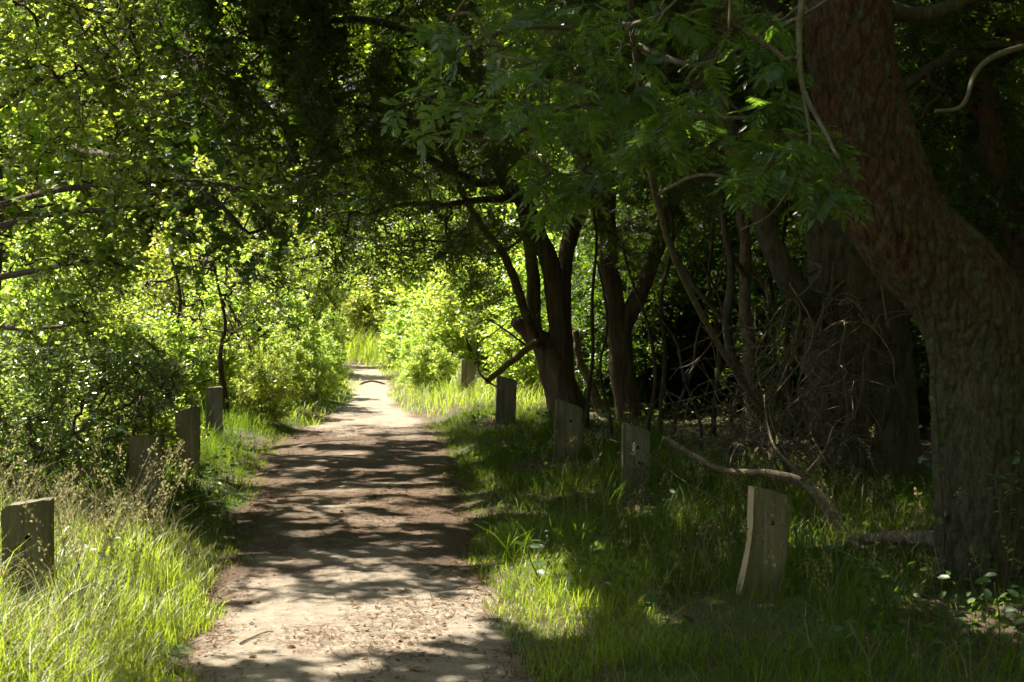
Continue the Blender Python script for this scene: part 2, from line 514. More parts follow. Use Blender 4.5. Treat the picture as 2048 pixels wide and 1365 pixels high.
def path_material():
    m, nt, bs, _ = mat_new('trodden sandy earth')
    at = nt.nodes.new('ShaderNodeAttribute')
    at.attribute_name = 'tint'                       # more litter at the rim and mid path; sunlit near stretch painted paler
    big = noise_fac(nt, 1.6, 5, .6)
    mid = noise_fac(nt, 9, 6, .7, (1, 1, 1), 3)
    fine = noise_fac(nt, 55, 8, .8, (1, 1, 1), 5)
    sand = ramp(nt, mid, [(.3, (.20, .166, .128)), (.55, (.315, .264, .20)), (.75, (.39, .338, .262))])
    litter = ramp(nt, fine, [(.33, (.055, .037, .024)), (.5, (.125, .088, .06)), (.7, (.21, .162, .118))])
    ma = nt.nodes.new('ShaderNodeMath')
    ma.operation = 'ADD'
    nt.links.new(at.outputs['Fac'], ma.inputs[0])
    nt.links.new(big, ma.inputs[1])
    mb = nt.nodes.new('ShaderNodeMath')
    mb.operation = 'MULTIPLY_ADD'
    nt.links.new(mid, mb.inputs[0])
    mb.inputs[1].default_value = .55
    nt.links.new(ma.outputs[0], mb.inputs[2])
    c = mixc(nt, ramp(nt, mb.outputs[0], [(.68, (0, 0, 0)), (.92, (1, 1, 1))]), sand, litter)
    c = mixc(nt, .4, c, ramp(nt, fine, [(.3, (.35, .33, .3)), (.6, (1, 1, 1))]), 'MULTIPLY')
    nt.links.new(c, bs.inputs['Base Color'])
    bs.inputs['Roughness'].default_value = .95
    bs.inputs['Specular IOR Level'].default_value = .15
    ad = nt.nodes.new('ShaderNodeMath')
    ad.operation = 'MULTIPLY_ADD'
    nt.links.new(fine, ad.inputs[0])
    ad.inputs[1].default_value = .35
    nt.links.new(mid, ad.inputs[2])
    bump(nt, bs, ad.outputs[0], 1., .04)
    return m
M['path'] = path_material()

def soil_material():
    m, nt, bs, _ = mat_new('leaf litter soil')
    f = noise_fac(nt, 14, 7, .75)
    g = noise_fac(nt, .8, 4, .6, (1, 1, 1), 3)
    c = ramp(nt, f, [(.3, (.018, .012, .007)), (.5, (.07, .044, .024)), (.72, (.17, .11, .06))])
    c = mixc(nt, ramp(nt, g, [(.45, (0, 0, 0)), (.65, (1, 1, 1))]), c, (.05, .075, .018))
    nt.links.new(c, bs.inputs['Base Color'])
    bs.inputs['Roughness'].default_value = .95
    bump(nt, bs, f, .9, .04)
    return m
M['soil'] = soil_material()

# ------------------------------------------------------------------ ground and path
EY = np.array([0, 4, 6.5, 8.6, 11, 13, 15.5, 17, 18.6, 20.7, 22.75, 27, 33.7, 35, 36.5, 38])
EL = np.array([-.86, -.86, -.88, -1.0, -1.1, -1.19, -1.27, -1.2, -.97, -.75, -.54, -.66, -.88, -1.5, -3.6, -7.0])
ER = np.array([.68, .68, .62, .59, .60, .66, .70, .70, .63, .28, .16, .14, -.11, -.5, -2.2, -5.0])
def edges(y):
    return np.interp(y, EY, EL), np.interp(y, EY, ER)
def off_path(x, y):
    l, r = edges(y)
    return np.maximum(l - x, x - r)            # negative on the path
def ground_z(x, y):
    x, y = np.asarray(x, float), np.asarray(y, float)
    d = off_path(x, y)
    s = np.clip((d + .05) / .5, 0, 1)
    s = s * s * (3 - 2 * s)
    p = np.stack([x, y, np.zeros_like(x)], -1)
    z = s * .07 + s * (fbm(p * .9, 3, 2) - .5) * .16
    z += np.where(x < 0, 1, .4) * np.clip((d - .3) / 1.2, 0, 1) * .10
    z += np.clip((y - 38) / 20, 0, 1) * .8 * (np.abs(x) < 60)
    return z
def path_z(x, y):
    p = np.stack([x, y, np.zeros_like(x)], -1)
    return (fbm(p * 1.4, 3, 4) - .5) * .05 + (fbm(p * 7, 3, 6) - .5) * .018

acc = Acc()
gx = np.concatenate([np.linspace(-200, -9, 22)[:-1], np.linspace(-9, 9, 72), np.linspace(9, 200, 22)[1:]])
gy = np.concatenate([np.linspace(-40, 1, 8)[:-1], np.linspace(1, 46, 130), np.linspace(46, 400, 30)[1:]])
X, Yg = np.meshgrid(gx, gy)
Z = ground_z(X, Yg) - np.where(off_path(X, Yg) < 0, .06, 0)
nx_, ny_ = len(gx), len(gy)
i, j = np.meshgrid(np.arange(ny_ - 1), np.arange(nx_ - 1), indexing='ij')
quads = np.stack([i * nx_ + j, i * nx_ + j + 1, (i + 1) * nx_ + j + 1, (i + 1) * nx_ + j], -1).reshape(-1, 4)
acc.add(np.stack([X, Yg, Z], -1).reshape(-1, 3), None, quads)
tag(link('ground', acc.mesh('ground'), M['soil']), kind='structure')

acc = Acc()
us = np.linspace(0, 1, 44)
ys = np.concatenate([np.linspace(2, 16, 320), np.linspace(16.05, 37.5, 130)])
l, r = edges(ys)
l = l + (fbm(np.c_[ys * 1.1, ys * 0, ys * 0], 3, 1) - .5) * .34 - .12
r = r + (fbm(np.c_[ys * 1.1, ys * 0 + 5, ys * 0], 3, 2) - .5) * .34 + .12
X = l[:, None] * (1 - us) + r[:, None] * us
Yp = np.repeat(ys[:, None], 44, 1)
Z = path_z(X, Yp)
rim = np.clip((np.abs(us - .5) - .40) / .1, 0, 1)
Z = Z - rim[None] ** 2 * .09
i, j = np.meshgrid(np.arange(len(ys) - 1), np.arange(43), indexing='ij')
quads = np.stack([i * 44 + j, i * 44 + j + 1, (i + 1) * 44 + j + 1, (i + 1) * 44 + j], -1).reshape(-1, 4)
d = np.abs(us - .47) * 2
tn = np.clip((d - .55) / .45, 0, 1)[None] * .34 + np.interp(Yp, [5, 7.6, 8.2, 9.5, 16, 18, 24], [-.24, -.24, -.05, .17, .17, -.05, -.18])  # rim and mid-path needles; foreground sun patch painted paler
acc.add(np.stack([X, Yp, Z], -1).reshape(-1, 3), None, quads, tn.ravel())
tag(link('path', acc.mesh('path'), M['path']), kind='structure')

# ------------------------------------------------------------------ tree building
def grow(acc, guides, clusters, r_tip, droop=0., jit=.12, sides=4, power=.5, rmax=9):
    """link every foliage cluster to the nearest wood, thickest where most hangs on it; returns end directions"""
    gp = np.vstack(guides)
    n0 = len(gp)
    nodes = np.zeros((n0 + 3 * len(clusters), 3))
    nodes[:n0] = gp
    owner = np.full(len(nodes), -1)
    d0 = np.array([((gp - c) ** 2).sum(1).min() for c in clusters])
    order = np.argsort(d0)
    n = n0
    chains = []
    dirs = np.zeros((len(clusters), 3))
    for k in order:
        c = clusters[k]
        j = int(((nodes[:n] - c) ** 2).sum(1).argmin())
        a = nodes[j]
        L = np.linalg.norm(c - a)
        m1 = a + (c - a) * .36 + rng.randn(3) * jit * L + np.array([0, 0, droop * L])
        m2 = a + (c - a) * .70 + rng.randn(3) * jit * L + np.array([0, 0, droop * L])
        nodes[n], nodes[n + 1], nodes[n + 2] = m1, m2, c
        owner[n:n + 3] = len(chains)
        chains.append([owner[j], np.array([a, m1, m2, c]), 1, 0])
        dirs[k] = nz(c - m2)
        n += 3
    for ch in chains[::-1]:
        if ch[0] >= 0: chains[ch[0]][2] += ch[2]
    for ch in chains:
        if ch[2] <= 0: continue
        rs = min(rmax, r_tip * ch[2] ** power)
        re = r_tip * max(1, (ch[2] - 1) * .7) ** power
        re = min(re, rs)
        pts = catmull(ch[1], 6) if rs > r_tip * 2.5 else ch[1]
        tube(acc, pts, np.linspace(rs, re, len(pts)), 6 if rs > .03 else 4 if rs > r_tip * 2.5 else 3, cap=False)
    return dirs

def foliage(wood, leaves, centers, dirs, tpl, ntw, ltw, nlf, size, up=1.0, spread=.8, hang=0., carve=True, twr=.0025,
            tsh=0., keep=None, szv=.35, side=.9):
    """side twigs round each cluster and leaves along them"""
    n = len(centers)
    c = np.repeat(centers, ntw, 0)
    d = nz(np.repeat(dirs, ntw, 0) * .6 + rng.randn(n * ntw, 3) * spread + np.array([0, 0, hang]))
    L = ltw * (.55 + .6 * rng.rand(n * ntw))[:, None]
    e = c + d * L + np.array([0, 0, hang * .25]) * L
    if carve:
        k = ~lit((c + e) / 2)
        c, d, L, e = c[k], d[k], L[k], e[k]
    if keep is not None:
        k = keep((c + e) / 2)
        c, d, L, e = c[k], d[k], L[k], e[k]
    if wood is not None and len(c): prisms(wood, c, e, twr, twr * .5)
    t = (np.linspace(.12, 1, nlf)[None] + (rng.rand(len(c), nlf) - .5) * .12)[:, :, None]
    pos = (c[:, None] * (1 - t) + e[:, None] * t).reshape(-1, 3)
    dd = np.repeat(d, nlf, 0)
    sd = nz(np.cross(dd, np.array([0, 0, 1.]) + rng.randn(len(dd), 3) * .3))
    sg = np.tile(np.where(np.arange(nlf) % 2, 1., -1.), len(c))[:, None]
    ld = nz(dd * .5 + sd * sg * side + rng.randn(len(dd), 3) * .35 + np.array([0, 0, hang * .5]))
    nr = nz(np.array([0, 0, up]) + rng.randn(len(dd), 3) * .6)
    if carve:
        k = ~lit(pos, .04, True)
        pos, ld, nr = pos[k], ld[k], nr[k]
    sz = size * (1 - szv + 2 * szv * rng.rand(len(pos)))
    tint = np.clip(rng.rand(len(pos)) * .8 + .1 + tsh + (fbm(pos * 1.5, 2, 5) - .5) * .6, 0, 1)
    put(leaves, tpl, pos, ld, nr, sz, tint)
    return pos, ld, nr, sz

def sample_poly(n, poly, y0, y1, extra=None):
    """points inside the volume that an outline sweeps between two distances along the path"""
    xs, ysl = [p[0] for p in poly], [p[1] for p in poly]
    out = []
    tot = 0
    while tot < n:
        m = n * 2
        px, py = rng.uniform(min(xs), max(xs), m), rng.uniform(min(ysl), max(ysl), m)
        k = in_poly(px, py, poly)
        px, py = px[k], py[k]
        Y = rng.uniform(y0, y1, len(px))
        q = np.array([P(a, b, c) for a, b, c in zip(px, py, Y)])
        if extra is not None: q = q[extra(q)]
        out.append(q)
        tot += len(q)
    return np.vstack(out)[:n]

def ellip(n, c, r, hollow=.45, zmin=.3):
    out, tot = [], 0
    while tot < n:
        v = rng.uniform(-1, 1, (n * 3, 3))
        q = np.linalg.norm(v, axis=1)
        lump = .45 + 1.1 * fbm(v * 2.6 + np.array(c) * .37, 2, 7)
        k = (q < lump) & (q > hollow * rng.rand(len(q)) ** .5)
        p = v[k] * np.array(r) + np.array(c)
        p = p[p[:, 2] > zmin]
        out.append(p)
        tot += len(p)
    return np.vstack(out)[:n]

def trunk_mesh(pts, rad, rings, sides, depth, cs=(11, 11, 3.6), seed=0, flare=0., knots=()):
    """closed trunk with plates of bark standing proud of the fissures"""
    acc = Acc()
    p = catmull(pts, rings)
    r = np.interp(np.linspace(0, 1, rings), np.linspace(0, 1, len(rad)), rad)
    _, n, b = frames(p)
    th = np.arange(sides) * 2 * math.pi / sides
    ring = n[:, None] * np.cos(th)[None, :, None] + b[:, None] * np.sin(th)[None, :, None]
    t = np.linspace(0, 1, rings)
    rr = np.repeat(r[:, None], sides, 1)
    if flare:
        rr = rr * (1 + flare * np.exp(-t * 14)[:, None] * (.6 + .5 * np.cos(th * 5 + seed)[None] + .3 * np.cos(th * 3 + 1)[None]))
    V = p[:, None] + ring * rr[:, :, None]
    q = V.reshape(-1, 3)
    warp = np.stack([fbm(q * 4 + 3 * s, 2, s) - .5 for s in (1, 2, 3)], -1)
    f1, f2 = voro((q + warp * .10) * np.array(cs), seed)
    plate = np.clip((f2 - f1) / .14, 0, 1)
    f1b, f2b = voro((q + warp * .05) * np.array(cs) * 2.9, seed + 3)
    fine = np.clip((f2b - f1b) / .2, 0, 1)
    h = plate * .65 + fine * .4 * plate + (fbm(q * 30, 3, 4) - .5) * .35 + (fbm(q * 2.2, 3, 9) - .5) * .7
    for kp, kr, kh in knots:
        dk = np.linalg.norm(q - kp, axis=1) / kr
        h = h + kh * np.exp(-dk ** 2)
    V = V + ring * (h.reshape(rings, sides) * depth)[:, :, None]
    m, s = rings, sides
    i, j = np.meshgrid(np.arange(m - 1), np.arange(s), indexing='ij')
    j2 = (j + 1) % s
    Q = np.stack([i * s + j, i * s + j2, (i + 1) * s + j2, (i + 1) * s + j], -1).reshape(-1, 4)
    top = np.stack([(m - 1) * s + np.arange(s), (m - 1) * s + (np.arange(s) + 1) % s, np.full(s, m * s)], -1)
    acc.add(np.vstack([V.reshape(-1, 3), p[-1:]]), top, Q)
    return acc

def limb(root, name, pts, r0, r1, mat, sides=10, n=24, lump=.35, seed=0):
    a = Acc()
    p = catmull(pts, n)
    p = p + (np.stack([fbm(p * 5 + 7 * k + seed, 2, k) for k in range(3)], -1) - .5) * min(r0 * 1.2, .08) * np.linspace(0, 1, n)[:, None]
    tube(a, p, np.linspace(r0, r1, n), sides, .5, lump, seed)
    limb.last = part(name, a, mat, root)
    return p

# ---- the big leaning conifer on the right
Yb = 7.1
base = G(2003, 1240)
T_pts = [base + np.array([0.02, 0, -.25]), P(2003, 1235, Yb), P(1990, 1050, Yb), P(1978, 800, Yb), P(1968, 690, Yb), P(1915, 575, Yb),
         P(1803, 455, Yb), P(1745, 300, Yb), P(1707, 150, Yb), P(1695, 0, Yb), P(1690, -200, Yb), P(1700, -700, Yb), P(1720, -1400, Yb + .3)]
T_rad = [.34, .31, .285, .275, .27, .25, .232, .22, .205, .205, .20, .17, .09]
big = thing('conifer_tree', (base[0], base[1], 0), 'huge conifer with scaly red-brown bark, its trunk bent above a stout upright base', 'tree')
part('trunk', trunk_mesh(T_pts, T_rad, 400, 180, .017, (17, 17, 4.8), 4, .18,
     [(P(1990, 620, Yb - .2), .12, 1.6), (P(1870, 690, Yb - .2), .1, 1.2)]), M['bark_pine'], big)
gl = [limb(big, 'limb', [P(1745, 10, Yb), P(1830, 30, Yb + .3), P(1920, 5, Yb + .7), P(2060, -60, Yb + 1.4)], .055, .03, M['bark_grey'], seed=3)]
for k, (a, b) in enumerate([((1690, -250), (900, -420)), ((1692, -400), (2400, -700)), ((1698, -560), (1100, -1100)), ((1700, -700), (2100, -1500)),
                            ((1695, -330), (1300, -500))]):
    p0 = P(a[0], a[1], Yb)
    p1 = P(b[0], b[1], Yb + (2.6, 1.2, 2.2, -1.5, 3.4)[k])
    gl.append(limb(big, 'limb', [p0, p0 * .5 + p1 * .5 + np.array([0, 0, .25]), p1], .08, .025, M['bark_red'], 8, 18, seed=k))
cl = ellip(560, (1.9, 8.8, 7.3), (4.8, 5.0, 3.1), .3, 4.6)
cl = np.vstack([cl, shade_over(260, .6, 5.5, 4.5, 12.5, 5.4, 9.0), shade_over(200, .5, 2.4, 4.5, 9.5, 5.4, 8.0), shade_over(170, .6, 3.0, 9.3, 15, 5.4, 8.0), shade_over(110, -1.1, .8, 3.0, 6.4, 5.2, 7.5)])  # unseen clusters added to shade the right verge and near path
cl = cl[proj(cl)[1] < -70]
cl = cl[~lit(cl)]
wood, lv = Acc(), Acc()
dr = grow(wood, gl + [catmull(T_pts[9:], 20)], cl, .006, .03)
foliage(None, lv, cl, dr, L_DIAMOND, 6, .5, 8, .15, 1.0, .8, -.15)
part('twigs', wood, M['bark_twig'], big, 'stuff')
part('crown', lv, M['yew'], big, 'stuff')
# ivy at its foot
iv, ivw = Acc(), Acc()
def ivy(root, spine, n, spread, size, mat='cover'):
    a, w = Acc(), Acc()
    sp = catmull(spine, 30)
    tube(w, sp, np.linspace(.008, .003, 30), 5)
    k = rng.randint(0, 30, n)
    pos = sp[k] + rng.randn(n, 3) * spread
    prisms(w, sp[k], pos, .0015, .001)
    put(a, L_LOBED, pos, rng.randn(n, 3) * .6 + np.array([0, -.3, -.6]), np.array([-.5, -1, .4]) + rng.randn(n, 3) * .4, size * (.6 + .8 * rng.rand(n)), rng.rand(n))
    part('stem', w, M['bark_twig'], root)
    part('leaves', a, M[mat], root, 'stuff')
q = thing('ivy_plant', G(1880, 1235), 'small ivy creeping up the shaded edge of the bent conifer trunk', 'ivy')
ivy(q, [P(1893, 1225, Yb - .12), P(1884, 1000, Yb - .12), P(1872, 800, Yb - .12), P(1868, 640, Yb - .12)], 60, .04, .032)

# ---- the old trunk behind it
Yc = 11.6
cb = P(1735, 985, Yc)
old = thing('old_conifer_tree', (cb[0], cb[1], 0), 'dark thick old trunk with deep bark fissures, half hidden behind the bent conifer', 'tree')
O_pts = [cb + np.array([0, 0, -.3]), P(1735, 985, Yc), P(1728, 850, Yc), P(1716, 700, Yc), P(1712, 560, Yc), P(1700, 420, Yc), P(1690, 200, Yc), P(1680, -100, Yc), P(1670, -500, Yc), P(1660, -1100, Yc)]
part('trunk', trunk_mesh(O_pts, [.50, .44, .41, .405, .37, .33, .30, .26, .2, .08], 260, 120, .035, (8, 8, 2.4), 9, .22), M['bark_grey'], old)
go = [limb(old, 'limb', [P(1665, 640, Yc - .2), P(1600, 590, Yc - .4), P(1545, 500, Yc - .5), P(1500, 380, Yc - .6), P(1440, 200, Yc - .5), P(1380, -50, Yc)], .12, .05, M['bark_grey'], 12, 40, seed=2),
      limb(old, 'limb', [P(1690, 250, Yc), P(1800, 180, Yc - .5), P(1930, 100, Yc - .7), P(2080, 90, Yc - 1)], .06, .025, M['bark_grey'], seed=4),
      limb(old, 'limb', [P(1690, 120, Yc), P(1580, 40, Yc - 1), P(1420, -120, Yc - 2)], .07, .03, M['bark_grey'], seed=5),
      limb(old, 'limb', [P(1675, -300, Yc), P(1900, -420, Yc + 1), P(2200, -480, Yc + 1.5)], .07, .03, M['bark_grey'], seed=6),
      limb(old, 'limb', [P(1675, -350, Yc), P(1400, -520, Yc + 1), P(1000, -700, Yc + 1.5)], .08, .03, M['bark_grey'], seed=7)]
cl = np.vstack([ellip(520, (4.0, 13.2, 7.4), (4.6, 4.6, 3.3), .3, 4.4),
                sample_poly(330, [(1130, -60), (1640, -60), (1640, 330), (1500, 420), (1300, 330), (1130, 200)], 11.2, 15.0),
                sample_poly(260, [(1800, -60), (2120, -60), (2120, 560), (1960, 520), (1850, 380)], 10.6, 15.0)])
cl = cl[~lit(cl)]
wood, lv = Acc(), Acc()
dr = grow(wood, go + [catmull(O_pts[4:], 24)], cl, .005, .03)
out = proj(cl)[1] < -60
foliage(None, lv, cl[out], dr[out], L_DIAMOND, 6, .5, 8, .16, 1.0, .8, -.2)
foliage(wood, lv, cl[~out], dr[~out], L_SPRAY, 7, .34, 6, .15, 1.0, .8, -.25)
part('twigs', wood, M['bark_twig'], old, 'stuff')
part('crown', lv, M['yew'], old, 'stuff')
def wiggle(a, b, n, amp, sag=0.):
    t = np.linspace(0, 1, n)[:, None]
    p = a * (1 - t) + b * t
    w = np.cumsum(rng.randn(n, 3) * amp, 0)
    w -= w[-1] * t
    p = p + w
    p[:, 2] -= (sag * 4 * t * (1 - t))[:, 0]
    return catmull(p, n * 3)
for k in range(62):
    a = P(rng.uniform(1600, 1720), rng.uniform(500, 980), Yc - .38)
    b = P(rng.uniform(1280, 1800), rng.uniform(640, 1060), rng.uniform(8.6, 11.2))
    b[2] = max(b[2], .12)
    w = Acc()
    p = wiggle(a, b, 8, .13, rng.uniform(-.15, .2))
    p[:, 2] = np.maximum(p[:, 2], .1)
    tube(w, p, np.linspace(rng.uniform(.006, .014), .0025, len(p)), 5, .5)
    m = rng.randint(3, 8)
    idx = rng.randint(5, len(p), m)
    prisms(w, p[idx], p[idx] + rng.randn(m, 3) * .16, .004, .0015)
    part('dead_branch', w, M['dead_wood'], old)

# ---- stems of the thicket at right
def stem_tree(name, label, base_px, pts, r0, r1, mat, Y, lim=(), crown=None, n=50, sides=12, leafmat='yew', tpl=L_SPRAY, lump=.35, group=None, low=None):
    if low is not None: crown = np.vstack([crown, low])
    b = G(*base_px)
    t = thing(name, (b[0], b[1], 0), label, 'tree', group)
    pp = [b + np.array([0, 0, -.15])] + [P(x, y, Y if len(e) == 0 else e[0]) for (x, y, *e) in pts]
    g = [limb(t, 'trunk', pp, r0, r1, mat, sides, n, lump, rng.randint(99))]
    for (pl, ra, rb) in lim:
        g.append(limb(t, 'limb', [P(x, y, Y + (e[0] if e else 0)) for (x, y, *e) in pl], ra, rb, mat, 8, 24, lump, rng.randint(99)))
    if crown is not None and len(crown):
        wood, lv = Acc(), Acc()
        dr = grow(wood, [g[0][len(g[0]) // 2:]] + g[1:], crown, .004, .03)
        foliage(wood, lv, crown, dr, tpl, 5, .34, 6, .16 if tpl is L_SPRAY else .07, 1., .8, -.2)
        part('twigs', wood, M['bark_twig'], t, 'stuff')
        part('crown', lv, M[leafmat], t, 'stuff')
    return t, g

stem_tree('yew_tree', 'dark upright yew trunk forking low, behind the wooden post with the fallen branch beside it', (1262, 862), [(1262, 855), (1245, 760), (1240, 680), (1228, 600), (1215, 480), (1220, 300), (1215, 60), (1210, -150)], .18, .07, M['bark_yew'], 17.4,
          [([(1245, 660), (1290, 560), (1330, 440), (1350, 250), (1380, 60)], .12, .05), ([(1222, 500), (1180, 380), (1140, 250, .5), (1090, 80, 1)], .09, .04)],
          sample_poly(420, [(1130, -200), (1420, -200), (1430, 480), (1330, 560), (1200, 500), (1150, 300)], 16, 20), sides=16, low=sample_poly(200, [(1165, 420), (1420, 420), (1430, 640), (1380, 740), (1260, 760), (1180, 700)], 19.5, 22.5))
stem_tree('yew_tree', 'slender twisted pale yew stem rising left of the thick old trunk', (1512, 950), [(1512, 940), (1502, 800), (1498, 700), (1488, 600), (1492, 500), (1480, 420), (1470, 250), (1455, 0)], .075, .04, M['dead_wood'], 13.0,
          [([(1495, 560), (1460, 510, -.2), (1445, 520, -.3)], .03, .02), ([(1488, 520), (1520, 560), (1560, 640), (1600, 660)], .03, .012)])
stem_tree('yew_tree', 'crooked bare stem looping beside the slender twisted yew', (1560, 985), [(1556, 975), (1530, 880), (1500, 800), (1468, 720), (1452, 640), (1462, 560), (1450, 460), (1425, 300), (1400, 100)], .06, .025, M['bark_grey'], 12.2,
          [([(1455, 650), (1420, 610), (1380, 560), (1340, 480), (1312, 380), (1300, 300)], .026, .012)])
stem_tree('yew_tree', 'broad dark trunk deep in the shade between the forked yew and the twisted stems', (1375, 818), [(1375, 812), (1368, 720), (1380, 620), (1395, 520), (1400, 380), (1390, 200), (1380, -40)], .42, .16, M['bark_yew'], 21.5,
          [([(1385, 600), (1430, 520), (1480, 420), (1520, 300)], .1, .05)],
          sample_poly(260, [(1280, 150), (1620, 100), (1640, 480), (1560, 640), (1480, 560), (1330, 520)], 19.5, 23), sides=16, low=sample_poly(230, [(1300, 450), (1660, 420), (1660, 760), (1570, 770), (1540, 640), (1470, 620), (1440, 760), (1300, 770)], 21.5, 25))
stem_tree('conifer_sapling', 'slim reddish stem climbing behind the bent conifer at the wood edge', (2052, 1000), [(2052, 990), (2044, 700), (2030, 500), (2005, 380), (1982, 250), (1962, 140), (1938, 0), (1925, -150)], .12, .085, M['bark_red'], 11.2,
          [([(2030, 560), (2046, 420, -.3), (2066, 300, -.5)], .05, .03), ([(1985, 260), (1900, 180), (1830, 190)], .03, .012)])
stem_tree('dead_sapling', 'pale bare sapling stub leaning behind the fallen grey log', (1212, 850), [(1205, 830), (1185, 780), (1160, 720), (1150, 660)], .08, .04, M['dead_wood'], 18.2)
for k, (bx, by, pts, r) in enumerate([(1173, 880, [(1176, 800), (1186, 700), (1184, 600), (1192, 480), (1180, 330)], .028),
                                      (1322, 900, [(1322, 820), (1330, 700), (1322, 600), (1345, 480), (1330, 350)], .03),
                                      (1430, 890, [(1428, 820), (1440, 720), (1430, 640), (1418, 560), (1430, 420)], .035),
                                      (1585, 900, [(1580, 820), (1572, 700), (1580, 600), (1566, 500), (1575, 380)], .04),
                                      (1640, 880, [(1640, 800), (1650, 700), (1630, 560)], .04),
                                      (1225, 905, [(1220, 840), (1200, 740), (1215, 640), (1195, 520)], .022), (1300, 930, [(1296, 860), (1310, 760), (1296, 650), (1262, 560), (1240, 470)], .024),
                                      (1350, 915, [(1352, 830), (1385, 740), (1400, 650), (1440, 560), (1450, 470)], .024), (1405, 940, [(1400, 850), (1370, 760), (1350, 680), (1300, 610)], .02),
                                      (1460, 925, [(1462, 840), (1480, 760), (1455, 680), (1440, 600), (1400, 520)], .026), (1545, 940, [(1545, 840), (1560, 760), (1530, 680), (1545, 600), (1530, 500)], .03)]):
    Yk = G(bx, by)[1]
    stem_tree('thicket_stem', 'thin bare upright stem in the shaded thicket among the yew trunks', (bx, by), pts, r, r * .5, M['bark_twig'], Yk, n=24, sides=7, group='thin stems of the shaded thicket')

# ---- the multi-stemmed yew that arches over the path
Ya = 17.0
b = G(1135, 862)
yew = thing('arching_yew_tree', (b[0], b[1], 0), 'many-stemmed dark yew arching its boughs across the sandy path', 'tree')
gy_ = []
Yt = b[1]
gy_.append(limb(yew, 'trunk', [b + np.array([0, 0, -.2]), P(1136, 850, Yt), P(1128, 790, Yt), P(1108, 735, Yt), P(1085, 690, Yt), P(1056, 662, Yt), P(1028, 642, Yt - .1)], 0.30, .07, M['bark_yew'], 22, 50, .5, 3))
gy_.append(limb(yew, 'stem', [P(1092, 720, Yt), P(1070, 660, Yt), P(1066, 600, Yt), P(1067, 546, Yt), P(1054, 473, Yt), P(1040, 400, Yt), P(1005, 366, Yt - .2), P(958, 366, Yt - .6), P(908, 346, Yt - 1), P(830, 308, Yt - 1.4), P(740, 300, Yt - 1.8), P(640, 330, Yt - 2)], .10, .03, M['bark_yew'], 14, 70, .4, 5))
gy_.append(limb(yew, 'stem', [P(1132, 800, Yt), P(1122, 711, Yt), P(1114, 620, Yt), P(1100, 528, Yt), P(1070, 455, Yt), P(1040, 395, Yt - .1), P(1000, 345, Yt - .2), P(985, 280, Yt), P(970, 180, Yt), P(930, 60, Yt), P(900, -80, Yt), P(860, -260, Yt)], .145, .05, M['bark_yew'], 18, 80, .45, 8))
gy_.append(limb(yew, 'stem', [P(1130, 760, Yt + .1), P(1126, 640, Yt + .1), P(1126, 554, Yt + .1), P(1142, 473, Yt + .2), P(1162, 425, Yt + .3), P(1180, 320, Yt + .5), P(1170, 180, Yt + .7), P(1190, 0, Yt + 1), P(1180, -220, Yt + 1.2)], .12, .05, M['bark_yew'], 14, 60, .4, 11))
gy_.append(limb(yew, 'stem', [P(1080, 695, Yt - .1), P(1058, 650, Yt - .1), P(1034, 576, Yt - .2), P(1008, 510, Yt - .2), P(979, 473, Yt - .3), P(946, 426, Yt - .3), P(920, 370, Yt - .4), P(898, 290, Yt - .5), P(850, 200, Yt - .7), P(790, 120, Yt - 1)], .062, .022, M['bark_yew'], 10, 60, .3, 14))
for k, (pl, ra, rb) in enumerate([([(1040, 398, 0), (960, 400, -.6), (900, 410, -.9), (820, 408, -1.2), (730, 430, -1.4)], .05, .012),
                                  ([(985, 290, 0), (900, 220, .4), (800, 180, .8), (690, 190, 1), (590, 240, 1)], .07, .015),
                                  ([(970, 180, 0), (860, 90, -.5), (740, 40, -1), (600, 60, -1.4), (480, 140, -1.7)], .07, .015),
                                  ([(930, 60, 0), (780, -40, .6), (620, -60, 1.2), (450, -20, 1.5)], .07, .015),
                                  ([(900, -60, 0), (760, -220, -.6), (580, -280, -1), (380, -200, -1.2)], .06, .02),
                                  ([(1010, 372, 0), (930, 330, .8), (850, 350, 1.2), (760, 400, 1.4), (680, 470, 1.5)], .05, .012),
                                  ([(908, 346, -1), (850, 260, -1.2), (760, 220, -1.6), (660, 200, -2), (560, 170, -2.2)], .045, .012),
                                  ([(1052, 470, 0), (1010, 500, .1), (965, 505, .1), (930, 470, 0), (900, 462, 0)], .025, .008),
                                  ([(1185, 100, .8), (1100, 0, .3), (1010, -120, 0)], .06, .02)]):
    gy_.append(limb(yew, 'bough', [P(x, y, Yt + e) for x, y, e in pl], ra, rb, M['bark_yew'], 8, 30, .3, 20 + k))
poly = [(300, -400), (1260, -400), (1250, 150), (1120, 330), (1010, 330), (970, 470), (850, 510), (770, 515), (720, 560), (640, 600), (560, 540), (470, 400), (380, 250)]
cl = np.vstack([sample_poly(860, poly, Yt - 3.2, Yt + 2.2), sample_poly(32, [(880, 400), (1040, 430), (1050, 640), (985, 600), (900, 520)], Yt - 1, Yt + 2)])
cl = cl[~lit(cl)]
wood, lv = Acc(), Acc()
dr = grow(wood, gy_, cl, .0042, .05, .10, 4)
foliage(wood, lv, cl, dr, L_SPRAY, 7, .36, 6, .18, .9, .8, -.35, szv=.4)
part('twigs', wood, M['bark_twig'], yew, 'stuff')
part('crown', lv, M['yew'], yew, 'stuff')
bb = limb(yew, 'broken_branch', [P(1072, 684, Yt - .2), P(1025, 722, Yt - .9), P(976, 764, Yt - 1.6)], .045, .034, M['bare_wood'], 9, 14, .3, 31)
broken = limb.last
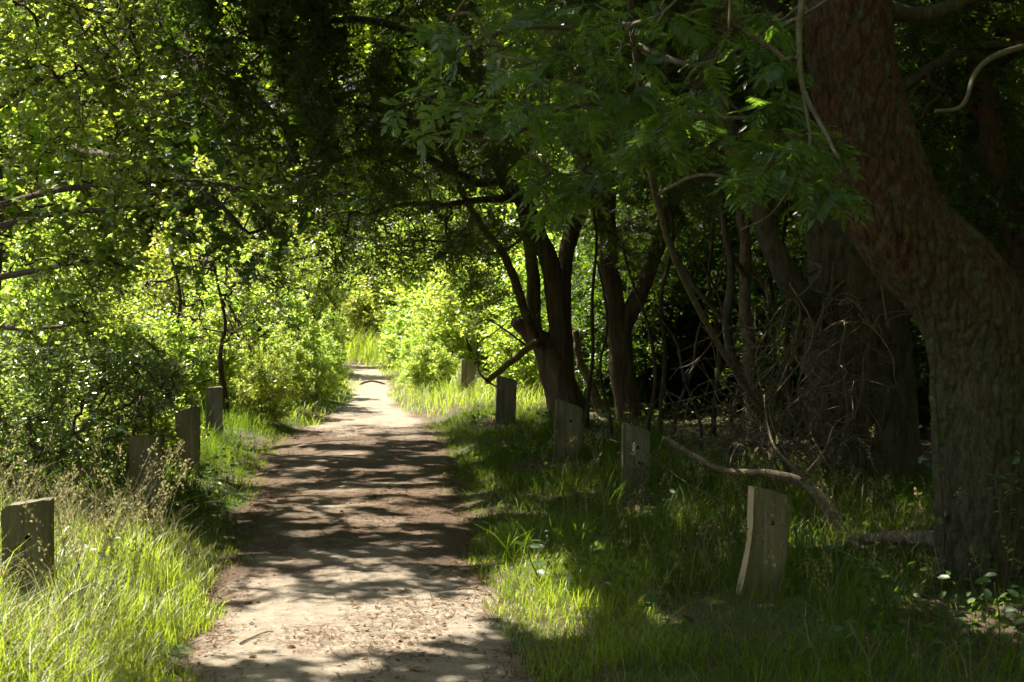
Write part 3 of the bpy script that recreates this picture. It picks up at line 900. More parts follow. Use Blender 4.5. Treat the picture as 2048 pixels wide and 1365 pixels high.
for pl in ([(976, 764, -1.6), (958, 742, -1.7), (956, 690, -1.7), (985, 668, -1.6), (1012, 648, -1.4)], [(976, 764, -1.6), (995, 775, -1.9), (1010, 778, -2.1)],
           [(1050, 690, -.5), (1010, 660, -.8), (975, 640, -1.0), (950, 650, -1.1)]):
    limb(broken, 'dead_branch', [P(x, y, Yt + e) for x, y, e in pl], .014, .005, M['dead_wood'], 6, 24, .2, 33)

# ---- left: the dark oak whose low boughs hang over the path
ob = np.array([-4.7, 16.6, 0])
oak = thing('oak_tree', ob, 'dark shaded oak with lobed leaves hanging low over the left verge of the path', 'tree')
go = [limb(oak, 'trunk', [ob + np.array([0, 0, -.2]), ob + np.array([.1, 0, 1.2]), ob + np.array([.25, -.1, 2.6]), ob + np.array([.2, 0, 4.2]), ob + np.array([.3, 0, 6.0]), ob + np.array([.2, .1, 8.2])], .24, .08, M['bark_grey'], 16, 40, .4, 2)]
for k, (pl) in enumerate([[(170, 120, 16.6), (300, 90, 16), (420, 140, 15.6), (540, 220, 15.2), (600, 330, 15)], [(150, 300, 16.6), (280, 330, 15.8), (400, 380, 15.2), (500, 470, 15)],
                          [(150, 0, 16.6), (300, -80, 16), (480, -60, 15.5), (640, 20, 15.2)], [(150, -200, 16.6), (350, -320, 16), (560, -330, 15)], [(150, 200, 16.6), (260, 220, 17.4), (420, 260, 18)]]):
    go.append(limb(oak, 'bough', [P(*q) for q in pl], .07, .015, M['bark_grey'], 8, 26, .3, 40 + k))
cl = sample_poly(760, [(230, -420), (700, -420), (690, 60), (640, 150), (660, 300), (610, 440), (500, 540), (400, 560), (330, 470), (330, 330), (270, 120)], 14.2, 17.8)
cl = np.vstack([cl, shade_over(130, -1.2, 1.0, 11.0, 16.5, 5.2, 7.6)])  # unseen clusters added to shade the middle of the path
cl = cl[~lit(cl)]
wood, lv = Acc(), Acc()
dr = grow(wood, go, cl, .0042, .04)
foliage(wood, lv, cl, dr, L_LOBED, 6, .3, 7, .085, .8, .8, -.15)
part('twigs', wood, M['bark_twig'], oak, 'stuff')
part('crown', lv, M['oak'], oak, 'stuff')

# ---- left: the sunlit hawthorn
hb = np.array([-3.7, 11.6, 0])
haw = thing('hawthorn_tree', hb, 'bushy hawthorn with small lobed leaves glittering in the sun behind the left posts', 'tree')
gh = [limb(haw, 'trunk', [hb + np.array([0, 0, -.2]), hb + np.array([.1, 0, .7]), hb + np.array([-.05, -.1, 1.6]), hb + np.array([.1, 0, 2.8]), hb + np.array([.0, 0, 4.4]), hb + np.array([.2, .3, 6.0])], .13, .04, M['bark_grey'], 12, 36, .4, 6)]
for k, pl in enumerate([[(-30, 420, 11.4), (120, 380, 10.8), (260, 370, 10.4), (380, 360, 10.2), (510, 383, 10.0)], [(-30, 460, 11.4), (100, 430, 10.6), (220, 420, 10), (318, 408, 9.6)],
                        [(-40, 240, 11.5), (80, 160, 11), (200, 160, 10.5), (270, 150, 10.3)], [(-30, 560, 11.5), (80, 540, 10.7), (200, 520, 10.2), (260, 540, 10)],
                        [(-40, 100, 11.5), (120, 20, 11), (260, 40, 10.8)], [(-40, 640, 11.5), (60, 660, 10.6), (180, 640, 10.2)], [(-40, -40, 11.6), (200, -220, 12), (480, -240, 12.2), (640, -180, 12.2)]]):
    gh.append(limb(haw, 'branch', [P(*q) for q in pl], .03, .006, M['bark_twig'], 6, 26, .2, 60 + k))
poly = [(-260, -430), (270, -430), (300, -50), (290, 160), (330, 330), (260, 440), (240, 560), (210, 680), (120, 720), (-260, 720)]
so = shade_over(420, -1.3, .9, 7.6, 14.5, 3.2, 5.6, False)  # extra clusters placed up the sun rays to shade the path
sx_, sy_ = proj(so)
so = so[(sx_ < 330) | (sy_ < -60)]
cl = np.vstack([sample_poly(430, poly, 9.9, 11.8), so])
cl = cl[~lit(cl)]
for g in gh[1:]:
    k = rng.randint(8, len(g), 16)
    cl = np.vstack([cl, g[k] + rng.randn(16, 3) * .05])
wood, lv = Acc(), Acc()
dr = grow(wood, gh, cl, .0035, .05, power=.42, rmax=.02)
lp, ld, ln, lz = foliage(wood, lv, cl, dr, L_LOBED, 7, .24, 9, .045, 1.0, .75, .05, tsh=.1, side=.8)
part('twigs', wood, M['bark_twig'], haw, 'stuff')
part('crown', lv, M['hawthorn'], haw, 'stuff')

def leaf_objects(root, name, tpl, mat, pos, dirs, nrm, size, variants=5):
    ms = []
    for v in range(variants):
        a = Acc()
        a.add(tpl[0], tpl[1], None, (v + .5) / variants)
        me = a.mesh(name)
        me.materials.append(mat)
        ms.append(me)
    org = np.array(root.location)
    for k in range(len(pos)):
        o = bpy.data.objects.new(name, ms[k % variants])
        COL.objects.link(o)
        o.parent = root
        o.matrix_local = Matrix.LocRotScale(Vector(pos[k] - org), rot_basis(dirs[k], nrm[k]).to_quaternion(), (size[k],) * 3)
# the sprays that reach out furthest, leaf by leaf
sp, sd_, sn, sz = [], [], [], []
for g in gh[1:5]:
    for k in range(60):
        t = rng.uniform(.45, 1.)
        i0 = min(int(t * (len(g) - 1)), len(g) - 2)
        d = nz(g[i0 + 1] - g[i0])
        sd0 = nz(np.cross(d, [0, 0, 1.])) * (1 if k % 2 else -1)
        q = nz(d * .6 + sd0 * rng.uniform(.4, 1) + rng.randn(3) * .25)
        sp.append(g[i0] + d * rng.rand() * .05 + q * rng.uniform(.0, .04))
        sd_.append(q)
        sn.append(np.array([0, 0, 1.]) + rng.randn(3) * .35)
        sz.append(rng.uniform(.04, .062))
leaf_objects(haw, 'leaf', L_LOBED, M['hawthorn'], sp, sd_, sn, sz)

# ---- left: the low blackthorn thicket
def bush(name, label, cat, base, clusters, mat, tpl, lsize, ntw=6, ltw=.16, nlf=8, nst=7, rt=.003, group=None, carve=False, up=1., tsh=0., hgt=None):
    root = thing(name, base, label, cat, group)
    g, wood, lv = [], Acc(), Acc()
    top = clusters[:, 2].max()
    for k in range(nst):
        c = clusters[rng.randint(len(clusters))]
        a = base + np.array([rng.randn() * .12, rng.randn() * .12, -.05])
        m = (a + c) / 2 + np.array([0, 0, .12 * top]) + rng.randn(3) * .06
        p = catmull([a, m, c], 12)
        tube(wood, p, np.linspace(rt * 5, rt * 1.5, 12), 5)
        g.append(p)
    dr = grow(wood, g, clusters, rt, .04)
    foliage(wood, lv, clusters, dr, tpl, ntw, ltw, nlf, lsize, up, .8, .05, carve, rt * .6, tsh)
    part('stems', wood, M['bark_twig'], root, 'stuff')
    part('foliage', lv, M[mat], root, 'stuff')
    return root

bb_ = G(180, 1000)
cl = sample_poly(340, [(-120, 660), (120, 700), (300, 690), (400, 730), (350, 800), (300, 830), (345, 890), (280, 930), (150, 950), (-120, 990)], 9.5, 11.2)
cl = cl[cl[:, 2] > .1]
sx_, sy_ = proj(cl)
cl = cl[~((sx_ > 235) & (sx_ < 350) & (sy_ > 820) & (cl[:, 1] < 10.3))]
blackthorn = bush('blackthorn_bush', 'low tangled blackthorn with tiny glossy leaves crowding the post by the left fence', 'bush', np.array([-2.9, 10.8, 0]), cl, 'blackthorn', L_OVAL, .036, 7, .16, 9, 9)
for pl, r in (([(250, 960, 10.2), (265, 880, 10.2), (280, 800, 10.4), (300, 740, 10.6), (312, 715, 10.6)], .016), ([(330, 920, 11), (300, 830, 11), (340, 780, 11), (420, 760, 11.3)], .014),
              ([(150, 980, 9.6), (160, 930, 9.5), (140, 880, 9.4)], .012), ([(120, 900, 10), (180, 840, 10), (230, 770, 10), (290, 790, 10)], .012)):
    limb(blackthorn, 'branch', [P(*q) for q in pl], r, r * .4, M['dead_wood'], 6, 24, .2, rng.randint(99))

# slender saplings behind the left fence
for k, (bx, by, pts, py0, lab) in enumerate([
        (452, 860, [(452, 800), (440, 720), (450, 640), (430, 540)], [(360, 520), (520, 500), (560, 600), (520, 700), (400, 690)], 'thin leafy sapling growing behind the farthest left post'),
        (545, 815, [(545, 780), (548, 720), (558, 650), (552, 580), (560, 500)], [(450, 520), (560, 480), (650, 560), (640, 660), (590, 700), (490, 700)], 'small dark bushy tree standing in the tall grass left of the path'),
        (350, 850, [(350, 780), (345, 700), (360, 600), (340, 500)], [(270, 560), (400, 560), (420, 690), (300, 720)], 'slim twiggy sapling between the hawthorn and the dark oak boughs')]):
    Yk = G(bx, by)[1]
    stem_tree('sapling', lab, (bx, by), pts, .045, .015, M['bark_twig'], Yk, (), sample_poly(260 if k == 1 else 170, py0, Yk - .9, Yk + .9), 24, 7, 'oak' if k == 1 else 'hawthorn', L_OVAL)

# ---- rowan that hangs over the picture from the right
def rowan_leaf(pairs, wide, lf, curve, L_OVAL=L_NARROW):
    a = Acc()
    n = pairs + 1
    ts = np.linspace(.25, 1, n)
    zz = lambda t: -curve * t * t
    for k, t in enumerate(ts):
        c = np.array([[0, t * .8, zz(t)]])
        if k == n - 1:
            put(a, L_OVAL, c, np.array([[0, 1., -.3]]), np.array([[0, 0, 1.]]), lf, .5)
        else:
            for s in (-1, 1):
                l = lf * (1 - .25 * abs(t - .6))
                put(a, L_OVAL, c, np.array([[s * 1., wide, -.12 - .3 * rng.rand()]]), np.array([[0, -.2 + .3 * rng.rand(), 1.]]), l, np.clip(.5 + .5 * rng.randn(), 0, 1))
    sp = np.array([(0, t * .8, zz(t)) for t in np.linspace(0, 1, 5)])
    prisms(a, sp[:-1], sp[1:], .007, .006, .9)
    return np.concatenate(a.v), np.vstack([np.vstack(a.t), np.vstack([np.vstack(a.q)[:, [0, 1, 2]], np.vstack(a.q)[:, [0, 2, 3]]])]), np.concatenate(a.a)
ROW = [rowan_leaf(7, .45, .34, .25), rowan_leaf(6, .35, .36, .4), rowan_leaf(7, .5, .32, .12), rowan_leaf(8, .4, .30, -.1), rowan_leaf(6, .6, .33, .55)]
ELD = [rowan_leaf(2, .6, .5, .2, L_OVAL), rowan_leaf(3, .6, .46, .3, L_OVAL)]

rb = G(1600, 1010)
row = thing('rowan_tree', (rb[0], rb[1], 0), 'rowan with feathery leaves and faded flower heads hanging across the upper right', 'tree')
RW = []
RW.append(limb(row, 'trunk', [rb + np.array([0, 0, -.1]), P(1580, 960, 10.6), P(1545, 860, 10.2), P(1490, 770, 9.8), P(1420, 660, 9.4), P(1350, 520, 9.0), P(1312, 390, 8.6), P(1290, 250, 8.0), P(1270, 100, 7.4), P(1260, -60, 7.0), P(1260, -250, 6.6)], .026, .016, M['bark_pale'], 10, 70, .25, 3))
for k, (pl, r) in enumerate([([(1270, 90, 7.4), (1390, 130, 7.0), (1500, 85, 6.6), (1640, 10, 6.2), (1720, -60, 6)], .018), ([(1262, 30, 7.2), (1250, 50, 6.6), (1330, 25, 6.2), (1400, -60, 6)], .014),
                             ([(1260, -200, 6.6), (1440, -120, 6.2), (1590, -40, 5.9), (1597, 60, 5.8), (1604, 170, 5.7), (1640, 250, 5.6), (1680, 320, 5.4)], .02), ([(1604, 170, 5.7), (1620, 290, 5.6), (1590, 360, 5.5), (1540, 430, 5.5), (1480, 460, 5.6)], .008),
                             ([(1290, 250, 8), (1200, 210, 7.4), (1100, 230, 6.9), (1010, 280, 6.6), (930, 275, 6.5)], .016), ([(1270, 100, 7.4), (1150, 60, 7), (1020, 60, 6.8), (900, 110, 6.6), (830, 150, 6.6)], .016),
                             ([(1260, -200, 6.6), (1120, -160, 6.2), (980, -60, 6), (900, 40, 6)], .016), ([(1312, 390, 8.6), (1400, 350, 8), (1500, 370, 7.6), (1560, 400, 7.2)], .014),
                             ([(1300, 300, 8.2), (1230, 370, 7.4), (1140, 390, 6.8), (1100, 420, 6.6)], .012), ([(1280, 180, 7.8), (1400, 230, 7), (1520, 240, 6.5), (1600, 290, 6.2)], .014),
                             ([(1260, -200, 6.6), (1350, -260, 5.6), (1450, -120, 5.2), (1460, 60, 5.1)], .014)]):
    RW.append(limb(row, 'branch', [P(*q) for q in pl], r, r * .35, M['bark_pale'], 6, 30, .15, 70 + k))
cl = np.vstack([sample_poly(150, [(990, -40), (1600, -40), (1610, 180), (1560, 300), (1500, 370), (1400, 300), (1230, 330), (1130, 380), (1080, 340), (1000, 260)], 5.6, 8.0),
                sample_poly(30, [(1480, 300), (1640, 250), (1690, 330), (1690, 380), (1500, 380)], 5.4, 6.6), sample_poly(16, [(1050, 330), (1180, 330), (1160, 420), (1090, 430)], 6.2, 7.4)])
wood = Acc()
dr = grow(wood, RW, cl, .003, .03)
part('twigs', wood, M['bark_pale'], row, 'stuff')
pos, dirs, nrm = [], [], []
for c, d in zip(cl, dr):
    m = rng.randint(4, 7)
    for k in range(m):
        a = rng.uniform(0, 2 * math.pi)
        q = nz(d * .3 + np.array([math.cos(a), math.sin(a) * .8, rng.uniform(-.9, .15)]))
        pos.append(c + q * .01)
        dirs.append(q)
        nrm.append(np.array([0, -.25, 1.]) + rng.randn(3) * .35)
pos, dirs, nrm = np.array(pos), np.array(dirs), np.array(nrm)
near = np.argsort(pos[:, 1])
def compound(root, name, tpls, mat, pos, dirs, nrm, s0, s1):
    ms = []
    for V, T, A in tpls:
        for sh in (-.25, 0., .25):
            a = Acc()
            a.add(V, T, None, np.clip(A * .5 + .25 + sh, 0, 1))
            me = a.mesh(name)
            me.materials.append(mat)
            ms.append(me)
    org = np.array(root.location)
    for k in range(len(pos)):
        o = bpy.data.objects.new(name, ms[rng.randint(len(ms))])
        COL.objects.link(o)
        o.parent = root
        s = rng.uniform(s0, s1)
        o.matrix_local = Matrix.LocRotScale(Vector(pos[k] - org), rot_basis(dirs[k], nrm[k]).to_quaternion(), (s, s, s))
compound(row, 'leaf', ROW, M['rowan'], pos[near[:300]], dirs[near[:300]], nrm[near[:300]], .11, .185)
lv = Acc()
for k in near[300:]:
    V, T, A = ROW[k % 5]
    put(lv, (V, T), pos[k:k + 1], dirs[k:k + 1], nrm[k:k + 1], rng.uniform(.12, .175), .2 + .6 * rng.rand())
part('crown', lv, M['rowan'], row, 'stuff')
cle = sample_poly(26, [(800, 40), (960, -20), (980, 120), (940, 220), (960, 300), (860, 290), (770, 200), (820, 130)], 6.2, 7.0)
wood = Acc()
dre = grow(wood, RW[4:8], cle, .003, .03)
part('twigs', wood, M['bark_pale'], row, 'stuff')
pe = np.repeat(cle, 3, 0)
de = nz(rng.randn(len(pe), 3) * .7 + np.array([-.5, -.1, -.35]))
compound(row, 'leaf_spray', ELD, M['elder'], pe, de, np.array([0, -.2, 1.]) + rng.randn(len(pe), 3) * .3, .09, .125)
for k in range(22):
    a = Acc()
    c = cl[rng.randint(len(cl))] + np.array([0, 0, .03])
    m = 70
    u = rng.randn(m, 3) * np.array([.055, .055, .018])
    prisms(a, np.repeat((c - np.array([0, 0, .07]))[None], m, 0), c + u, .0012, .0008, .2)
    put(a, L_DIAMOND, c + u, rng.randn(m, 3), rng.randn(m, 3), .011, rng.rand(m))
    part('flower_head', a, M['flower'], row)

# pale bare branch that juts in at the right edge
q = P(2070, 85, 6.4)
db = thing('bare_branch', (q[0], q[1], q[2]), 'pale crooked bare branch jutting in front of the slim reddish stem', 'branch')
limb(db, 'stem', [P(1745, -20, Yb - .05), P(2150, -40, 6.6), P(2090, 85, 6.4), P(2048, 92, 6.4), P(1985, 115, 6.3), P(1950, 150, 6.3), P(1935, 195, 6.2), P(1915, 218, 6.2), P(1868, 224, 6.2)], .018, .008, M['bark_pale'], 8, 60, .3, 5)

# ------------------------------------------------------------------ background wood and shrubs
def wood_tree(name, label, base, h, r, ncl, mat, lsize, group, zlow=.8):
    root = thing(name, base, label, 'tree', group)
    b = np.array(base, float)
    g = [limb(root, 'trunk', [b + np.array([0, 0, -.3]), b + np.array([.1, .05, h * .3]), b + np.array([-.1, 0, h * .6]), b + np.array([.1, 0, h * .95])], h * .022, h * .005, M['bark_grey'], 10, 24, .3, rng.randint(99))]
    for k in range(7):
        a = rng.rand() * 6.28
        z0 = h * rng.uniform(.2, .7)
        e = b + np.array([math.cos(a) * r * .8, math.sin(a) * r * .8, z0 + h * rng.uniform(.05, .25)])
        g.append(limb(root, 'limb', [b + np.array([0, 0, z0]), (b + e) / 2 + np.array([0, 0, z0 * .5 + .3]), e], h * .009, h * .003, M['bark_grey'], 6, 12, .2, k))
    cl = ellip(ncl, b + np.array([0, 0, h * .52 + zlow * .3]), (r, r, h * .5), .5, zlow)
    wood, lv = Acc(), Acc()
    dr = grow(wood, g, cl, h * .0012, .03, .12, 3)
    foliage(wood, lv, cl, dr, L_DIAMOND, 7, .6, 9, lsize, .8, .8, -.05, False, .006)
    part('twigs', wood, M['bark_twig'], root, 'stuff')
    part('crown', lv, M[mat], root, 'stuff')
    return root
protos = [wood_tree('woodland_tree', 'x', (-3.4, 54.0, 1.), 11, 3.6, 430, 'backdrop', .185, 'g'),
          wood_tree('woodland_tree', 'x', (3.0, 49.0, .8), 9.5, 3.3, 430, 'backdrop', .175, 'g', .4),
          wood_tree('woodland_tree', 'x', (8.5, 33.0, .1), 10, 3.4, 430, 'backdrop', .175, 'g')]
protos.append(wood_tree('woodland_tree', 'x', (7.4, 23.0, .1), 10, 3.2, 430, 'oak', .17, 'g', .2))  # dark leaf material puts the gloom behind the yews into the colour
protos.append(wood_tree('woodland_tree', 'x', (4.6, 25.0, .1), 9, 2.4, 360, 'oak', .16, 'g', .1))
LB = ('sunlit broadleaf tree in the pale green wall beyond the end of the path', 'trees beyond the end of the path')
LR = ('broadleaf tree glimpsed through gaps behind the shaded trunks', 'trees behind the shaded trunks')
LD = ('leafy tree toned dark for the gloom behind the yew trunks', 'dark trees behind the yew trunks')
LL = ('broadleaf tree behind the hawthorn and oak beyond the left fence', 'trees behind the left fence')
for p, (l_, g_) in zip(protos, (LB, LB, LR, LD, LD)):
    p['label'], p['group'] = l_, g_
spots = []
for x, y in [(-.4, 52), (6.5, 50), (-7.5, 57), (-11, 54), (10, 51), (14, 47), (-15, 58), (-2, 60), (4, 60), (-8, 64), (10, 60), (-19, 60), (18, 55)]:
    spots.append((x, y, LB))
for x, y in [(11, 28), (14, 24), (17, 30), (12.5, 36), (18, 40), (6.8, 33), (15, 15), (9.5, 9.5), (8, 41)]:
    spots.append((x, y, LR))
for x, y in [(9.6, 20), (7.6, 18.4), (11, 15.5), (5.9, 21.5), (12.5, 20), (7, 28)]:
    spots.append((x, y, LD))
for x, y in [(-12, 25), (-13.5, 31), (-11.5, 37), (-15, 40), (-12.5, 45), (-17, 47), (-15.5, 22), (-12, 18)]:
    spots.append((x, y, LL))
LO = ('unseen broadleaf tree before the first posts, added to block sky light', 'unseen sky-blocking trees before the first posts')  # unseen trees added behind and beside the camera to block sky light
for x, y in [(7.5, 4.5), (5, -1), (9, -2), (1.5, -7), (-5, -6), (-9, -2), (6, -8)]:
    spots.append((x, y, LO))
for k, (x, y, (l_, g_)) in enumerate(spots):
    s = rng.uniform(1.2, 1.55) if g_ == LB[1] else rng.uniform(.9, 1.2)
    copy_tree(protos[3 + k % 2] if g_ == LD[1] else protos[k % 3], (x, y, float(ground_z(np.array([x]), np.array([y]))[0])), rng.rand() * 6.28, (s, s, s * rng.uniform(.9, 1.1)), l_, g_)

def shrub_proto(base, r, h, n, mat, lsize, tpl=L_OVAL):
    cl = ellip(n, np.array(base) + np.array([0, 0, h * .45]), (r, r, h * .55), .4, .08)
    return bush('shrub', 'x', 'shrub', np.array(base, float), cl, mat, tpl, lsize, 9, .26, 7, 8, .004)
SG1 = ('bright sunlit shrub in the pale thicket right of the far path', 'sunlit shrubs right of the far path')
SG2 = ('leafy shrub in the tall grass on the left of the far path', 'shrubs left of the far path')
SG3 = ('shrub among the undergrowth below the shaded trunks', 'undergrowth shrubs among the trunks')
SG4 = ('shrub in the open ground behind the left fence', 'shrubs behind the left fence')
SG7 = ('small bright shrub spilling round the posts of the left fence', 'small shrubs among the left posts')
SG5 = ('low shrub closing off the far end of the path', 'shrubs at the far end of the path')
sh = [shrub_proto((1.6, 25.5, .1), 1.0, 2.2, 210, 'shrub', .075), shrub_proto((2.4, 29.0, .1), 1.2, 2.8, 230, 'shrub', .08), shrub_proto((-2.2, 24.5, .1), .9, 1.5, 200, 'shrub', .07)]
sh.append(shrub_proto((4.2, 19.5, .1), 1.1, 2.6, 230, 'oak', .08))  # dark-leaved copy: shade of the undergrowth put into the leaf colour
for o, (l_, g_) in zip(sh, (SG1, SG1, SG2, SG3)):
    o['label'], o['group'] = l_, g_
sp = [(2.9, 24, SG1, 1), (3.6, 27, SG1, 1.2), (1.2, 31.5, SG1, 1.2), (3.8, 31, SG1, 1.4), (1.6, 35, SG1, 1.4), (2.2, 21.8, SG1, .8), (1.3, 28, SG1, .8), (5.2, 26, SG1, 1.2), (2.9, 34.5, SG1, 1.6), (2.6, 27.2, SG1, 1.25),
      (-2.0, 21.5, SG2, .8), (-2.5, 27.5, SG2, 1), (-3.4, 25.8, SG2, 1.1), (-1.9, 30, SG2, .9), (-3.0, 31.5, SG2, 1.3), (-2.4, 19.4, SG2, .6), (-3.4, 34.5, SG2, 1.6),
      (3.5, 20.6, SG3, 1.0), (4.7, 20.9, SG3, 1.1), (4.0, 22.8, SG3, 1.2), (6.6, 24.8, SG3, 1.3), (3.2, 18.6, SG3, .5), (5.4, 18, SG3, .9), (6.6, 21, SG3, 1.1), (6.3, 15.5, SG3, .9), (8, 19, SG3, 1.1), (4.9, 15.6, SG3, .6), (7.6, 13.4, SG3, .8), (6.0, 24, SG3, 1.2), (3.0, 19.2, SG3, .7),
      (-2.1, 11.5, SG7, .4), (-1.5, 17.6, SG7, .3), (-2.2, 13.0, SG7, .5), (-2.6, 15.6, SG7, .5), (-4.6, 21, SG4, .9), (-5.8, 24, SG4, 1.1), (-5.2, 17.5, SG4, .8), (-6.2, 14.6, SG4, .9), (-4.3, 28, SG4, 1.2), (-6.8, 19, SG4, 1), (-3.3, 16.3, SG4, .6), (-2.8, 18, SG4, .7),
      (-.2, 38.5, SG5, 1.0), (1.0, 38, SG5, 1.2), (-1.6, 41.5, SG5, 1.2), (.4, 41, SG5, 1.5), (2.2, 38.5, SG5, 1.6), (-3.6, 39.5, SG5, 1.2), (-4.8, 43, SG5, 1.6)]
SG6 = ('knee-high leafy plant closing in on the edge of the far path', 'low plants along the far path edges')
for y in np.arange(19.5, 33.5, 1.25):
    l, r = edges(y)
    sp.append((l - rng.uniform(.45, .8), y, SG6, rng.uniform(.28, .48)))
    if y > 23: sp.append((r + rng.uniform(.45, .9), y + .5, SG6, rng.uniform(.28, .5)))
for k, (x, y, (l_, g_), s) in enumerate(sp):
    copy_tree(sh[3] if g_ == SG3[1] else sh[k % 3], (x, y, float(ground_z(np.array([x]), np.array([y]))[0])), rng.rand() * 6.28, (s, s, s * rng.uniform(.9, 1.15)), l_, g_)

# ------------------------------------------------------------------ fence posts
def post(px0, px1, ty0, ty1, by, lean, label, depth=.10, waney=False, hole=True):
    """sawn board driven into the verge; px0-px1 its width, ty0/ty1 the left and right height of its sloping top"""
    Yp_ = 4550. / (((ty0 + ty1) / 2 - 600)) * (.95 / 1.6)
    c = P((px0 + px1) / 2, by, Yp_)
    sc = Yp_ / FPX
    w = (px1 - px0) * sc
    h0, h1 = P(px0, ty0, Yp_)[2], P(px1, ty1, Yp_)[2]
    root = thing('fence_post', (c[0], c[1], 0), label, 'post')
    nx, nz_, ny = 9, 40, 4
    us, vv = np.linspace(0, 1, nx), np.linspace(0, 1, nz_)
    acc = Acc()
    seed = rng.randint(1000)
    def surf(u, v, t):
        top = h0 * (1 - u) + h1 * u
        z = -.35 + v * (top + .35)
        x = (u - .5) * w + lean * np.maximum(z, -.3) * .1
        n = fbm(np.stack([u * 2 + seed, v * 6, t * 2], -1), 3, 2) - .5
        x = x + n * .012 * np.where(u < .5, 1, 1)
        if waney: x = x - (1 - u) ** 2 * (.03 * np.clip((.72 - v) / .3, 0, 1) + .006 * np.sin(v * 7))
        z = z - (v > .97) * (.012 * fbm(np.stack([u * 9 + seed, t * 3, 0 * u], -1), 2, 6) + .012 * (np.abs(u - .5) > .45))
        y = (t - .5) * depth + (fbm(np.stack([u * 14 + seed, v * 1.2, t], -1), 3, 5) - .5) * .012
        return np.stack([x, y, z], -1)
    hole_i, hole_j = int(nz_ * .80), 4
    def sheet(A, B, fn, skip=(), flip=False, tint=.2):
        a, b = np.meshgrid(A, B, indexing='ij')
        V = fn(a, b).reshape(-1, 3)
        n2 = len(B)
        Q = [(i * n2 + j, (i + 1) * n2 + j, (i + 1) * n2 + j + 1, i * n2 + j + 1) for i in range(len(A) - 1) for j in range(n2 - 1) if (i, j) not in skip]
        Q = np.array(Q)
        if flip: Q = Q[:, ::-1]
        acc.add(V, None, Q, tint)
    o1 = lambda a: np.ones_like(a)
    sheet(us, vv, lambda a, b: surf(a, b, 0 * a), {(hole_j, hole_i)} if hole else set())
    sheet(us, vv, lambda a, b: surf(a, b, o1(a)), (), True)
    ts = np.linspace(0, 1, ny)
    sheet(ts, vv, lambda a, b: surf(0 * a, b, a), (), True, .9 if waney else .45)
    sheet(ts, vv, lambda a, b: surf(o1(a), b, a), (), False, .3)
    sheet(us, ts, lambda a, b: surf(a, o1(a), b), (), False, .5)
    o = link('board', acc.mesh('board', (0, 0, 0), False), M['post'], root)
    # the bored hole: a cup let into the front face
    ha = Acc()
    uu, vv2 = us[hole_j:hole_j + 2], vv[hole_i:hole_i + 2]
    ring0 = np.array([surf(np.array(u), np.array(v), np.array(0.)) for u, v in ((uu[0], vv2[0]), (uu[1], vv2[0]), (uu[1], vv2[1]), (uu[0], vv2[1]))])
    oc, lip = [], Acc()
    for k in range(4):
        a_, b_, z_ = ring0[k], ring0[(k + 1) % 4], ring0[k - 1]
        oc += [a_ * .7 + z_ * .3, a_ * .7 + b_ * .3]
        lip.add(np.array([a_, oc[-1], oc[-2]]), [(0, 1, 2)])
    oc = np.array(oc)
    if not hole: return root, c, np.array(c) * np.array([1, 1, 0]) + ring0.mean(0)
    link('lip', lip.mesh('lip', (0, 0, 0), False), M['post'], o)
    j8 = np.arange(8)
    ha.add(np.vstack([oc, oc + np.array([0, depth * .7, 0]), oc.mean(0)[None] + np.array([0, depth * .7, 0])]), np.stack([j8 + 8, (j8 + 1) % 8 + 8, np.full(8, 16)], -1), np.stack([j8, j8 + 8, (j8 + 1) % 8 + 8, (j8 + 1) % 8], -1))
    link('bolt_hole', ha.mesh('bolt_hole', (0, 0, 0), False), M['hole'], o)
    return root, c, np.array(c) * np.array([1, 1, 0]) + ring0.mean(0)

pr = [post(1483, 1560, 968, 990, 1240, .75, 'pale weathered wooden post with a splintered waney edge, closest to the bent conifer', .10, True),
      post(1242, 1297, 843, 858, 1010, .1, 'weathered wooden post beside the tip of the fallen branch', .09),
      post(1106, 1160, 796, 815, 942, .35, 'grey wooden post with bluish stains in front of the arching yew', .09),
      post(990, 1030, 750, 760, 872, .35, 'shaded wooden post under the broken pale branch of the yew', .14, False, False),
      post(920, 948, 716, 730, 822, .3, 'narrow dark wooden post at the bright shrubs, last of the right fence', .12, False, False)]
pl_ = [post(12, 102, 1010, 992, 1150, .0, 'grey wooden post rising from the sunlit long grass', .10),
       post(262, 322, 872, 868, 1010, .0, 'wooden post half covered by blackthorn twigs', .10),
       post(352, 398, 824, 808, 948, .1, 'dark shaded wooden post just past the blackthorn, with a slanted top', .10, False, False),
       post(414, 445, 775, 772, 882, .0, 'narrow brown wooden post among saplings on the left fence', .09, False, False)]
# fence wires
def wire(pts, label, r=.0022):
    a = Acc()
    tube(a, catmull(pts, 40), r, 6)
    tag(link('fence_wire', a.mesh('fence_wire'), M['wire']), label, 'wire')
hp = [q[2] for q in pr]
wire([hp[0] + np.array([0, .05, 0]), hp[0] + np.array([.05, -.01, -.012]), P(1720, 1120, 6.5), P(1900, 1218, 6.1), P(2080, 1312, 5.75), P(2240, 1395, 5.5)], 'slack wire running from the splintered post past the bent conifer')
wire([hp[1] + np.array([0, .05, 0]), hp[1] * .5 + hp[2] * .5 + np.array([0, 0, -.03]), hp[2] + np.array([0, .05, 0])], 'thin wire between the stained post and the post by the fallen branch')
wire([hp[0] + np.array([0, .06, 0]), hp[0] * .5 + hp[1] * .5 + np.array([0, 0, -.05]), hp[1] + np.array([0, .06, 0])], 'thin wire between the splintered post and the post by the fallen branch')

